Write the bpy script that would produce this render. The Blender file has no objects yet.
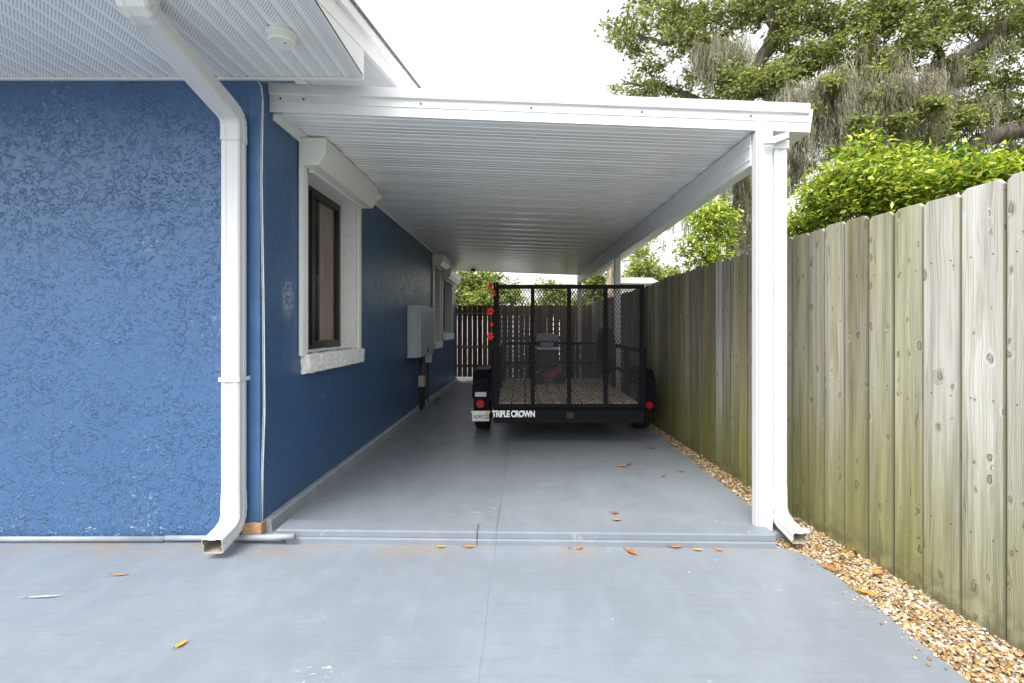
import bpy, math, random
import numpy as np
random.seed(7); RNG = np.random.default_rng(7)
R = math.radians
scene = bpy.context.scene
COL = scene.collection
F = 484.0; CX, CY, CZ = 523.0, 328.0, 1.24      # survey of the photograph: focal length in px, vanishing point, eye height

def P(px, py, Y):                     # surveyed point at depth Y
    return ((px-CX)*Y/F, Y, CZ+(CY-py)*Y/F)
def G(px, py, z=0.0):                 # surveyed point on level z
    Y = F*(CZ-z)/(py-CY)
    return ((px-CX)*Y/F, Y, z)

# ------------------------------------------------------------------ tagging
def tag(o, label=None, cat=None, group=None, kind=None):
    if label: o['label'] = label
    if cat: o['category'] = cat
    if group: o['group'] = group
    if kind: o['kind'] = kind
    return o
def empty(name, loc=(0,0,0), **k):
    o = bpy.data.objects.new(name, None); COL.objects.link(o); o.location = loc
    o.empty_display_size = .1
    return tag(o, **k)

# ------------------------------------------------------------------ mesh builder
class MB:
    def __init__(s): s.v=[]; s.f=[]; s.c=[]; s.cur=None
    def add(s, vs, fs):
        n=len(s.v); s.v += [tuple(p) for p in vs]; s.f += [tuple(i+n for i in f) for f in fs]
        if s.cur is not None: s.c += [s.cur]*len(vs)
    def box(s, x0,x1,y0,y1,z0,z1):
        vs=[(x,y,z) for z in (z0,z1) for y in (y0,y1) for x in (x0,x1)]
        s.add(vs, [(0,2,3,1),(4,5,7,6),(0,1,5,4),(2,6,7,3),(0,4,6,2),(1,3,7,5)]); return s
    def bar(s, a, b, w, h=None, up=(0,0,1)):
        h = h or w
        a=np.array(a,float); b=np.array(b,float); d=b-a; d/=np.linalg.norm(d)
        u=np.array(up,float)
        if abs(d@u)>.98: u=np.array((1.,0,0)) if abs(d[0])<.9 else np.array((0,1.,0))
        r=np.cross(d,u); r/=np.linalg.norm(r); u=np.cross(r,d)
        vs=[]
        for p in (a,b):
            for i,j in ((-1,-1),(1,-1),(1,1),(-1,1)): vs.append(p+r*i*w/2+u*j*h/2)
        s.add(vs,[(0,1,2,3),(7,6,5,4),(0,4,5,1),(1,5,6,2),(2,6,7,3),(3,7,4,0)]); return s
    def prism(s, pts, fn, a, b):
        """2D outline pts swept from a to b; fn(u,v,t)->xyz"""
        n=len(pts)
        s.add([fn(u,v,a) for u,v in pts]+[fn(u,v,b) for u,v in pts],
              [tuple(range(n))[::-1], tuple(range(n,2*n))]+[(i,(i+1)%n,(i+1)%n+n,i+n) for i in range(n)]); return s
    def tube(s, pts, rad, n=8, caps=True):
        pts=[np.array(p,float) for p in pts]
        if not hasattr(rad,'__len__'): rad=[rad]*len(pts)
        rings=[]; prev=None
        for i,p in enumerate(pts):
            d=pts[min(i+1,len(pts)-1)]-pts[max(i-1,0)]; d/=np.linalg.norm(d)
            if prev is None:
                u=np.array((0,0,1.)) if abs(d[2])<.9 else np.array((1.,0,0))
            else: u=prev
            r=np.cross(d,u); r/=np.linalg.norm(r); u=np.cross(r,d); prev=u
            rings.append([p+rad[i]*(math.cos(2*math.pi*k/n)*r+math.sin(2*math.pi*k/n)*u) for k in range(n)])
        vs=[q for g in rings for q in g]; fs=[]
        for i in range(len(pts)-1):
            for k in range(n):
                a=i*n+k; b=i*n+(k+1)%n; fs.append((a,b,b+n,a+n))
        if caps: fs += [tuple(range(n))[::-1], tuple(range(len(vs)-n,len(vs)))]
        s.add(vs,fs); return s
    def lathe(s, prof, centre, axis='x', n=28, closed=True):
        c=np.array(centre,float); vs=[]; m=len(prof)
        for k in range(n):
            a=2*math.pi*k/n
            for (r,t) in prof:
                if axis=='x': q=(t, r*math.cos(a), r*math.sin(a))
                elif axis=='y': q=(r*math.cos(a), t, r*math.sin(a))
                else: q=(r*math.cos(a), r*math.sin(a), t)
                vs.append(c+q)
        fs=[]
        for k in range(n):
            for i in range(m if closed else m-1):
                j=(i+1)%m; k2=(k+1)%n
                fs.append((k*m+i,k2*m+i,k2*m+j,k*m+j))
        s.add(vs,fs); return s
    def build(s, name, mat, parent=None, bevel=0, smooth=False, loc=None, **k):
        me=bpy.data.meshes.new(name); me.from_pydata(s.v,[],s.f); me.update()
        if s.c:
            at=me.color_attributes.new('col','FLOAT_COLOR','POINT')
            at.data.foreach_set('color', np.array(s.c,np.float32).ravel())
        return link(name, me, mat, parent, bevel, smooth, **k)

def link(name, me, mat, parent=None, bevel=0, smooth=False, **k):
    me.materials.append(mat)
    o=bpy.data.objects.new(name, me); COL.objects.link(o)
    if parent is not None:
        o.parent=parent
        # geometry is written in world coordinates; cancel the parent's place
        L=parent; off=np.zeros(3)
        while L is not None: off+=np.array(L.location); L=L.parent
        o.location=tuple(-off)
    if bevel:
        b=o.modifiers.new('bevel','BEVEL'); b.width=bevel; b.segments=2; b.limit_method='ANGLE'; b.angle_limit=R(40)
    if smooth:
        me.polygons.foreach_set('use_smooth',[True]*len(me.polygons))
    return tag(o, **k)

def np_mesh(name, V, Fq, cols=None):
    """V (n,3), Fq (m,k)"""
    me=bpy.data.meshes.new(name); m,k=Fq.shape
    me.vertices.add(len(V)); me.vertices.foreach_set('co', V.astype(np.float32).ravel())
    me.loops.add(m*k); me.loops.foreach_set('vertex_index', Fq.astype(np.int32).ravel())
    me.polygons.add(m); me.polygons.foreach_set('loop_start', np.arange(0,m*k,k,dtype=np.int32))
    try: me.polygons.foreach_set('loop_total', np.full(m,k,np.int32))
    except Exception: pass
    me.update(calc_edges=True); me.validate()
    if cols is not None:
        at=me.color_attributes.new('col','FLOAT_COLOR','POINT')
        at.data.foreach_set('color', np.concatenate([cols,np.ones((len(cols),1))],1).astype(np.float32).ravel())
    return me

# ------------------------------------------------------------------ materials
class NT:
    def __init__(s, name):
        s.m=bpy.data.materials.new(name); s.m.use_nodes=True
        s.t=s.m.node_tree; s.n=s.t.nodes; s.l=s.t.links
        s.b=s.n['Principled BSDF']
    def new(s, t, **k):
        n=s.n.new(t)
        for a,b in k.items(): setattr(n,a,b)
        return n
    def put(s, sock, v):
        if hasattr(v,'is_output') or hasattr(v,'links'): s.l.new(v, sock)
        else:
            try: sock.default_value=v
            except Exception: sock.default_value=(*v,1)
    def math(s, op, a, b=None, c=None, clamp=False):
        n=s.new('ShaderNodeMath', operation=op, use_clamp=clamp)
        s.put(n.inputs[0],a)
        if b is not None: s.put(n.inputs[1],b)
        if c is not None: s.put(n.inputs[2],c)
        return n.outputs[0]
    def pos(s): 
        return s.new('ShaderNodeNewGeometry').outputs['Position']
    def sep(s, v):
        n=s.new('ShaderNodeSeparateXYZ'); s.put(n.inputs[0],v); return n.outputs
    def comb(s,x,y,z):
        n=s.new('ShaderNodeCombineXYZ')
        for i,v in enumerate((x,y,z)): s.put(n.inputs[i],v)
        return n.outputs[0]
    def scale(s, v, sc, off=(0,0,0)):
        n=s.new('ShaderNodeMapping'); s.put(n.inputs['Vector'],v); n.inputs['Scale'].default_value=sc; n.inputs['Location'].default_value=off
        return n.outputs[0]
    def noise(s, v, sc, detail=4, rough=.55, dist=0):
        n=s.new('ShaderNodeTexNoise'); s.put(n.inputs['Vector'],v)
        n.inputs['Scale'].default_value=sc; n.inputs['Detail'].default_value=detail
        n.inputs['Roughness'].default_value=rough; n.inputs['Distortion'].default_value=dist
        return n.outputs['Fac']
    def voro(s, v, sc, feature='F1', rnd=1):
        n=s.new('ShaderNodeTexVoronoi', feature=feature); s.put(n.inputs['Vector'],v)
        n.inputs['Scale'].default_value=sc; n.inputs['Randomness'].default_value=rnd
        return n.outputs
    def ramp(s, v, stops):
        n=s.new('ShaderNodeValToRGB'); s.put(n.inputs[0],v); e=n.color_ramp.elements
        while len(e)<len(stops): e.new(.5)
        for q,(p,c) in zip(e,stops):
            q.position=p; q.color=(*c,1) if hasattr(c,'__len__') else (c,c,c,1)
        return n.outputs[0]
    def maprange(s, v, a,b,c=0,d=1):
        n=s.new('ShaderNodeMapRange'); n.interpolation_type='SMOOTHSTEP'; s.put(n.inputs[0],v)
        for i,q in zip((1,2,3,4),(a,b,c,d)): n.inputs[i].default_value=q
        return n.outputs[0]
    def mix(s, f, a, b, blend='MIX'):
        n=s.new('ShaderNodeMix', data_type='RGBA', blend_type=blend)
        s.put(n.inputs[0],f)
        for i,v in ((6,a),(7,b)):
            if hasattr(v,'links'): s.l.new(v,n.inputs[i])
            else: n.inputs[i].default_value=(*v,1) if len(v)==3 else v
        return n.outputs[2]
    def bump(s, h, strength=.3, dist=.01, normal=None):
        n=s.new('ShaderNodeBump'); s.put(n.inputs['Height'],h)
        n.inputs['Strength'].default_value=strength; n.inputs['Distance'].default_value=dist
        if normal is not None: s.l.new(normal,n.inputs['Normal'])
        return n.outputs[0]
    def fin(s, col=None, rough=None, normal=None, metal=None, spec=None):
        b=s.b
        if col is not None:
            if hasattr(col,'links'): s.l.new(col,b.inputs['Base Color'])
            else: b.inputs['Base Color'].default_value=(*col,1)
        if rough is not None: s.put(b.inputs['Roughness'],rough)
        if normal is not None: s.l.new(normal,b.inputs['Normal'])
        if metal is not None: b.inputs['Metallic'].default_value=metal
        if spec is not None: b.inputs['Specular IOR Level'].default_value=spec
        return s.m

def simple(name, c, rough=.5, var=.12, sc=14, bump=.0, metal=0, spec=.5):
    t=NT(name); p=t.pos(); n=t.noise(p,sc,5)
    c=np.array(c)
    col=t.ramp(n,[(.3,tuple(c*(1-var))),(.7,tuple(np.minimum(c*(1+var),.95)))])
    rr=t.ramp(t.noise(p,sc*2.3,3),[(.3,rough*.85),(.7,min(1,rough*1.15))])
    return t.fin(col, rr, t.bump(t.noise(p,sc*8,3),bump,.004) if bump else None, metal, spec)

def stucco(name, c):
    """knock-down stucco: flat trowelled islands with torn, crisp edges over a lightly sanded coat"""
    t=NT(name); p=t.pos()
    wv=t.new('ShaderNodeTexNoise'); t.put(wv.inputs['Vector'],p); wv.inputs['Scale'].default_value=16; wv.inputs['Detail'].default_value=4
    off=t.new('ShaderNodeVectorMath',operation='MULTIPLY_ADD'); t.l.new(wv.outputs['Color'],off.inputs[0]); off.inputs[1].default_value=(.07,.07,.07); t.l.new(p,off.inputs[2])
    q=off.outputs[0]
    n1=t.noise(q,15,3,.5); n2=t.noise(t.scale(q,(1,1,1.5),(3,7,2)),29,3,.5); n3=t.noise(t.scale(q,(1,1,.8),(9,1,4)),52,3,.6)
    p1=t.maprange(n1,.535,.565); p2=t.maprange(n2,.56,.60); p3=t.maprange(n3,.56,.64)
    # torn lips: thin raised bead along the island edges
    lip=lambda n,a,w: t.maprange(t.math('ABSOLUTE',t.math('SUBTRACT',n,a)),w,0)
    l1=lip(n1,.57,.022); l2=lip(n2,.60,.026)
    fine=t.noise(p,150,3,.6)
    h=t.math('ADD',t.math('MULTIPLY',p1,.42),t.math('ADD',t.math('MULTIPLY',p2,.36),t.math('MULTIPLY',p3,.16)))
    h=t.math('ADD',h,t.math('ADD',t.math('MULTIPLY',l1,.45),t.math('MULTIPLY',l2,.35)))
    ar=t.math('ADD',.38,t.math('MULTIPLY',t.maprange(t.noise(t.scale(p,(1,1,1.6),(2,8,4)),2.6,4,.6),.36,.62),.6))
    h=t.math('ADD',t.math('MULTIPLY',h,ar),t.math('MULTIPLY',fine,.07))
    c=np.array(c)
    base=t.ramp(t.noise(p,.8,4,.55),[(.3,tuple(c*.93)),(.7,tuple(c*1.07))])
    lo=lip(n1,.528,.010)
    base=t.mix(t.math('MULTIPLY',lo,.06), base, tuple(c*.40))  # shade at island edges, then highlight on the lips, painted into the colour
    base=t.mix(t.math('MULTIPLY',l1,.05), base,(.24,.33,.47))
    z=t.sep(p)[2]
    low=t.math('MULTIPLY', t.maprange(z,.15,.04), t.maprange(t.noise(t.scale(p,(1,1,2)),16,5,.7),.61,.65))
    base=t.mix(low, base,(.50,.53,.57))
    spl=t.math('MULTIPLY', t.maprange(z,.55,.05), t.maprange(t.noise(p,70,4,.75),.58,.66))
    base=t.mix(t.math('MULTIPLY',spl,.45), base,(.30,.34,.38))
    spot=t.math('MULTIPLY', t.maprange(t.noise(t.scale(p,(1,1,.7),(1.3,0,.4)),1.9,2),.60,.70), t.maprange(t.noise(p,34,5,.7),.57,.63))
    base=t.mix(t.math('MULTIPLY',spot,.35), base,(.36,.44,.54))
    # rubbed pale scuff before the side window; streaky field behind it paints in sky glints
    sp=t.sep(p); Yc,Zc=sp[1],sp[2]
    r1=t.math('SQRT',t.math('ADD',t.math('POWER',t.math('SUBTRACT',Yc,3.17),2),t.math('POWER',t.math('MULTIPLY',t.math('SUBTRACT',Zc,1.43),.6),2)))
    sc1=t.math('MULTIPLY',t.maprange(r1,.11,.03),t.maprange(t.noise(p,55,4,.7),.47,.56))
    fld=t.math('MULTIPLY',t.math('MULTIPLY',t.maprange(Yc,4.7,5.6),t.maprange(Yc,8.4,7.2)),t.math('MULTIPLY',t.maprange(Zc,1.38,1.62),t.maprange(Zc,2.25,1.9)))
    glints=t.math('MULTIPLY',fld,t.maprange(t.noise(t.scale(p,(1,1,.5)),42,4,.7),.54,.62))
    base=t.mix(t.math('MULTIPLY',t.math('MAXIMUM',sc1,t.math('MULTIPLY',glints,.6)),.7),base,(.46,.49,.53))
    rough=t.ramp(t.noise(p,60,3),[(.3,.30),(.7,.46)])
    return t.fin(base, rough, t.bump(h,.80,.009), spec=.5)

def concrete(name, c, stain=True):
    t=NT(name); p=t.pos(); s=t.sep(p)
    big=t.noise(p,.9,6,.6); med=t.noise(p,7,5,.65); fine=t.noise(p,160,3)
    c=np.array(c)
    col=t.ramp(big,[(.25,tuple(c*.86)),(.75,tuple(c*1.12))])
    col=t.mix(t.maprange(med,.45,.75,0,.35), col, tuple(c*1.25))
    # broom / roller streaks across the slab
    streak=t.noise(t.scale(p,(2.2,26,1)),1.6,4,.6)
    col=t.mix(t.maprange(streak,.50,.68,0,.30), col, tuple(c*.76))
    rol=t.noise(t.scale(p,(1.1,.35,1),(7,2,0)),5.5,3,.5)
    col=t.mix(t.maprange(rol,.54,.60,0,.16), col, tuple(c*1.3))
    ds=t.math('MULTIPLY',t.maprange(t.noise(t.scale(p,(1,1,1),(11,4,0)),9,5,.75),.645,.665),t.maprange(t.noise(p,1.7,2),.42,.6))
    col=t.mix(t.math('MULTIPLY',ds,.45), col,(.20,.165,.13))
    # worn pale scuffs
    sc=t.math('MULTIPLY',t.maprange(t.noise(p,2.1,3),.58,.68),t.maprange(t.noise(t.scale(p,(1,2.4,1)),22,4,.7),.58,.66))
    col=t.mix(t.math('MULTIPLY',sc,.6), col,(.62,.62,.60))
    if stain:
        # dried tan silt that collected in front of the curb and a few other places
        edge=t.maprange(s[1],2.52,2.76)
        edge=t.math('MULTIPLY',edge,t.maprange(s[1],2.84,2.79)); m=t.math('MULTIPLY',edge,t.maprange(t.noise(t.scale(p,(1,1.5,1),(4,0,0)),3.4,5,.65),.44,.60))
        m2=t.math('MULTIPLY',t.maprange(t.noise(p,1.1,2),.58,.70),t.maprange(t.noise(p,6,6,.75),.55,.75))
        col=t.mix(t.math('MULTIPLY',t.math('ADD',m,t.math('MULTIPLY',m2,.14),clamp=True),.7), col,(.23,.185,.14))
    # control joint running away from the camera
    wob=t.math('MULTIPLY',t.math('SUBTRACT',t.noise(p,3,4),.5),.018)
    d=t.math('ABSOLUTE',t.math('ADD',t.math('ADD',s[0],.155),wob))
    jm=t.maprange(d,.0055,.0015)
    jf=t.maprange(s[1],2.7,2.9,0.16,.45)
    jm=t.math('MULTIPLY',jm,t.maprange(t.noise(p,2.3,3),.3,.55,.35,1))
    col=t.mix(t.math('MULTIPLY',jm,jf), col,(.05,.05,.055))
    pit=t.maprange(t.voro(p,34)[0],.0,.12)
    col=t.mix(t.math('MULTIPLY',t.math('SUBTRACT',1,pit),t.maprange(t.noise(p,3,2),.6,.7,0,.5)), col,(.12,.11,.1))
    grit=t.noise(p,330,2)
    col=t.mix(t.maprange(grit,.35,.65,.0,.16), col, tuple(c*.55))
    cv=t.new('ShaderNodeTexVoronoi'); t.put(cv.inputs['Vector'],p); cv.inputs['Scale'].default_value=13
    chip=t.math('MULTIPLY',t.math('LESS_THAN',t.math('ADD',cv.outputs['Distance'],t.math('MULTIPLY',t.noise(p,60,3),.12)),t.math('MULTIPLY',t.sep(cv.outputs['Color'])[1],.16)),t.math('GREATER_THAN',t.sep(cv.outputs['Color'])[0],.78))
    col=t.mix(t.math('MULTIPLY',chip,.8), col,(.42,.40,.36))
    rough=t.ramp(t.noise(p,4,5,.6),[(.3,.28),(.7,.50)])
    h=t.math('ADD',t.math('MULTIPLY',fine,.35),t.math('ADD',t.math('MULTIPLY',streak,.5),t.math('MULTIPLY',med,.7)))
    h=t.math('SUBTRACT',h,t.math('MULTIPLY',jm,.5))
    return t.fin(col,rough,t.bump(h,.35,.006),spec=.5)

def white_metal(name, c=(.77,.78,.78), rough=.35, dirt=.25):
    t=NT(name); p=t.pos()
    n=t.noise(p,5,6,.65)
    sp=t.maprange(t.noise(t.scale(p,(1,1,.35)),38,5,.75),.62,.72)
    col=t.mix(t.math('MULTIPLY',t.maprange(n,.5,.72),dirt), c, (c[0]*.78,c[1]*.76,c[2]*.70))
    col=t.mix(t.math('MULTIPLY',sp,dirt*.8), col,(.48,.45,.38))
    return t.fin(col,t.ramp(t.noise(p,11,3),[(.3,rough*.8),(.7,rough*1.3)]),t.bump(t.noise(p,60,2),.06,.003),spec=.5)

def soffit_mat():
    t=NT('white_perforated_vinyl'); p=t.pos(); s=t.sep(p)
    u=t.math('FRACT',t.math('DIVIDE',t.math('ADD',s[0],20.0),.0925))
    band=t.math('MULTIPLY',t.math('GREATER_THAN',u,.30),t.math('LESS_THAN',u,.92))
    v=t.math('FRACT',t.math('DIVIDE',t.math('ADD',t.math('ADD',s[1],20.0),t.math('MULTIPLY',s[0],1.0)),.0175))
    slot=t.math('MULTIPLY',band,t.math('LESS_THAN',v,.40))
    col=t.mix(slot,(.87,.88,.885),(.56,.57,.59))
    col=t.mix(t.maprange(t.noise(p,3,5,.6),.45,.75,0,.25),col,(.62,.62,.60))
    return t.fin(col,.45,t.bump(t.math('SUBTRACT',1,slot),.5,.002))

def wood(name, dark=False):
    """weathered fence boards: 'col' = (random, across-board 0..1, random2)"""
    t=NT(name); p=t.pos(); s=t.sep(p)
    a=t.new('ShaderNodeAttribute',attribute_name='col'); c=t.sep(a.outputs['Color'])
    u0=t.math('ADD',t.math('MULTIPLY',c[1],.15),t.math('MULTIPLY',c[0],40))
    v=t.comb(u0, t.math('MULTIPLY',c[2],31), s[2])
    kv=t.new('ShaderNodeTexVoronoi',voronoi_dimensions='2D')
    wobk=t.noise(t.scale(v,(1,1,.8)),26,3)
    t.put(kv.inputs['Vector'],t.comb(t.math('ADD',t.math('MULTIPLY',c[1],.55),t.math('MULTIPLY',c[0],57)),t.math('ADD',t.math('ADD',t.math('MULTIPLY',s[2],2.1),t.math('MULTIPLY',c[2],71)),t.math('MULTIPLY',wobk,.16)),0))
    kc=t.sep(kv.outputs['Color']); kd=kv.outputs['Distance']
    has=t.math('GREATER_THAN',kc[0],.77)
    size=t.math('ADD',t.math('MULTIPLY',t.math('POWER',kc[1],1.2),.13),.04)
    q=t.math('DIVIDE',kd,size)
    knot=t.math('MULTIPLY',has,t.maprange(q,1.0,.7))
    rim=t.math('MULTIPLY',has,t.math('MULTIPLY',t.maprange(q,1.6,1.0),t.maprange(q,.6,.95)))
    halo=t.math('MULTIPLY',has,t.maprange(q,3.4,.9))
    rings=t.math('SINE',t.math('MULTIPLY',kd,210))
    warp=t.noise(t.scale(v,(4,1,1.1)),1.6,3)
    u=t.math('ADD',u0,t.math('ADD',t.math('MULTIPLY',warp,.05),t.math('MULTIPLY',halo,.05)))
    v2=t.comb(u, t.math('MULTIPLY',c[2],31), s[2])
    grain=t.noise(t.scale(v2,(1,1,.010)),210,4,.6)
    wide=t.noise(t.scale(v2,(1,1,.035)),20,3,.55)
    if dark: light,mid,dk=(.20,.125,.085),(.125,.078,.054),(.05,.032,.024)
    else: light,mid,dk=(.46,.455,.425),(.32,.31,.275),(.115,.105,.085)
    f=t.math('ADD',t.math('MULTIPLY',grain,.42),t.math('MULTIPLY',wide,.58))
    col=t.ramp(f,[(.28,dk),(.45,mid),(.62,light)])
    col=t.mix(1.0,col,t.mix(c[0],(.62,.58,.52),(1.28,1.29,1.29)),'MULTIPLY')
    if not dark:
        # browner boards farther along the run
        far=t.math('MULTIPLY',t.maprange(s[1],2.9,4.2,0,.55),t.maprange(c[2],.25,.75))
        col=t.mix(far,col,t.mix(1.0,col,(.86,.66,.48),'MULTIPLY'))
        stain=t.maprange(t.noise(t.scale(v,(6,1,.45),(3,1,7)),3.4,4,.6),.54,.68)
        col=t.mix(t.math('MULTIPLY',stain,.5),col,t.mix(1.0,col,(.58,.50,.40),'MULTIPLY'))
        # green algae film: patchy all over, heavy low down
        n1=t.noise(t.scale(v,(7,1,.30)),2.4,4,.62)
        film=t.maprange(t.math('ADD',n1,t.math('MULTIPLY',t.math('SUBTRACT',c[2],.5),.34)),.40,.66)
        col=t.mix(t.math('MULTIPLY',film,.50),col,t.mix(1.0,col,(.84,.87,.46),'MULTIPLY'))
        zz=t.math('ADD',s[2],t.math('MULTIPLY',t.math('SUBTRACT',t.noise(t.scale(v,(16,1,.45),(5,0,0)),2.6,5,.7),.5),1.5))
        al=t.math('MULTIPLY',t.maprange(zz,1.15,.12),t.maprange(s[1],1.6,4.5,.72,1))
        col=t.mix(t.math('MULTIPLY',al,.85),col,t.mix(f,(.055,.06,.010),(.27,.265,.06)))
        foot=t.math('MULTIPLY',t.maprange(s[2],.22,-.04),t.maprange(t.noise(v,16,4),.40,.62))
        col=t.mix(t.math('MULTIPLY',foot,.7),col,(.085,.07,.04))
    col=t.mix(t.math('MULTIPLY',t.math('MULTIPLY',halo,t.math('SUBTRACT',1,knot)),.12),col,t.mix(1.0,col,(1.25,1.22,1.15),'MULTIPLY'))
    col=t.mix(t.math('MULTIPLY',knot,.6),col,t.mix(rings,(.12,.09,.06),(.26,.21,.16)) if not dark else (.02,.015,.01))
    col=t.mix(t.math('MULTIPLY',rim,.55),col,(.08,.06,.04))
    ed=t.math('ABSOLUTE',t.math('SUBTRACT',c[1],.5))
    if not dark: col=t.mix(t.math('MULTIPLY',t.maprange(ed,.45,.495),.85),col,(.09,.09,.05))
    for zk in (.36,.40,.93,.97,1.53,1.57) if not dark else ():
        dd=t.math('ADD',t.math('POWER',t.math('MULTIPLY',t.math('SUBTRACT',t.math('ABSOLUTE',t.math('SUBTRACT',c[1],.5)),.26),.15),2),t.math('POWER',t.math('SUBTRACT',t.math('ADD',s[2],t.math('MULTIPLY',t.math('SUBTRACT',c[2],.5),.03)),zk),2))
        if zk in (.36,.93,1.53): col=t.mix(t.maprange(dd,2.2e-5,.8e-5,0,.8),col,(.06,.05,.04))
    # splits along the grain
    crk=t.math('MULTIPLY',t.math('LESS_THAN',t.math('ABSOLUTE',t.math('SUBTRACT',t.noise(t.scale(v2,(1,1,.02),(9,2,3)),34,1),.5)),.006),t.math('GREATER_THAN',t.noise(t.scale(v,(8,1,1.2)),1.7,2),.58))
    col=t.mix(t.math('MULTIPLY',crk,.7),col,(.05,.04,.03))
    h=t.math('ADD',grain,t.math('MULTIPLY',wide,.6)); h=t.math('SUBTRACT',h,t.math('ADD',t.math('MULTIPLY',rim,.8),crk))
    return t.fin(col,.8,t.bump(h,.55,.005),spec=.25)

def attr_mat(name, rough=.6, translucent=0, spec=.4, bump=0, gain=1):
    t=NT(name); a=t.new('ShaderNodeAttribute',attribute_name='col')
    col=a.outputs['Color']
    t.l.new(col,t.b.inputs['Base Color']); t.b.inputs['Roughness'].default_value=rough; t.b.inputs['Specular IOR Level'].default_value=spec
    if bump: t.l.new(t.bump(t.noise(t.pos(),90,4),bump,.004),t.b.inputs['Normal'])
    if translucent:
        tr=t.new('ShaderNodeBsdfTranslucent'); g=t.mix(1.0,col,(1.25,1.3,.6),'MULTIPLY'); t.l.new(g,tr.inputs['Color'])
        mx=t.new('ShaderNodeMixShader'); mx.inputs[0].default_value=translucent
        t.l.new(t.b.outputs[0],mx.inputs[1]); t.l.new(tr.outputs[0],mx.inputs[2])
        t.l.new(mx.outputs[0],t.n['Material Output'].inputs['Surface'])
    return t.m

def glass_mat():
    t=NT('bronze_window_glass')
    fr=t.new('ShaderNodeLayerWeight'); fr.inputs[0].default_value=.5
    tr=t.new('ShaderNodeBsdfTransparent'); tr.inputs[0].default_value=(.80,.77,.72,1)
    gl=t.new('ShaderNodeBsdfGlossy'); gl.inputs['Roughness'].default_value=.02
    mx=t.new('ShaderNodeMixShader'); t.l.new(t.math('ADD',t.math('MULTIPLY',t.math('POWER',fr.outputs['Facing'],5),.92),.04),mx.inputs[0]); t.l.new(tr.outputs[0],mx.inputs[1]); t.l.new(gl.outputs[0],mx.inputs[2])
    t.l.new(mx.outputs[0],t.n['Material Output'].inputs['Surface']); return t.m

def roof_pan():
    t=NT('white_roof_pan'); p=t.pos()
    col=t.mix(t.maprange(t.noise(p,1.4,4,.6),.42,.75,0,.25),(.87,.88,.885),(.76,.77,.77))
    return t.fin(col,t.ramp(t.noise(t.scale(p,(1,6,1)),2,4),[(.3,.16),(.7,.28)]),None,spec=.8)

def curtain_mat():
    t=NT('tan_curtain'); p=t.pos()
    w=t.noise(t.scale(p,(1,1,.06)),26,3,.5)
    col=t.ramp(w,[(.3,(.44,.36,.31)),(.7,(.72,.62,.55))])
    return t.fin(col,.9)

def shingles():
    t=NT('grey_shingles'); p=t.pos()
    b=t.new('ShaderNodeTexBrick'); t.put(b.inputs['Vector'],p); b.inputs['Scale'].default_value=3.3
    for k,c in (('Color1',(.16,.15,.14)),('Color2',(.24,.23,.21)),('Mortar',(.06,.06,.06))): b.inputs[k].default_value=(*c,1)
    col=t.mix(t.noise(p,60,3),b.outputs[0],(.10,.10,.10))
    return t.fin(col,.9,t.bump(b.outputs['Fac'],.4,.006))

def bark(name,c):
    t=NT(name); p=t.pos(); n=t.noise(t.scale(p,(1,1,.25)),16,6,.7); c=np.array(c)
    col=t.ramp(n,[(.35,tuple(c*.35)),(.5,tuple(c)),(.7,tuple(c*1.9))])
    col=t.mix(t.maprange(t.noise(p,3,4),.55,.7,0,.5),col,(.24,.25,.18))
    return t.fin(col,.9,t.bump(n,.9,.03))

def grass_ground():
    t=NT('lawn_ground'); p=t.pos()
    col=t.ramp(t.noise(p,1.6,8,.7),[(.3,(.05,.075,.02)),(.5,(.10,.12,.045)),(.7,(.19,.165,.10))])
    return t.fin(col,.95,t.bump(t.noise(p,40,5),.7,.03))
def soil_mat():
    t=NT('sandy_soil'); p=t.pos()
    col=t.ramp(t.noise(p,70,5,.7),[(.3,(.12,.075,.035)),(.5,(.33,.22,.10)),(.7,(.55,.43,.27))])
    return t.fin(col,.95,t.bump(t.noise(p,80,5),.9,.01))

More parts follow.
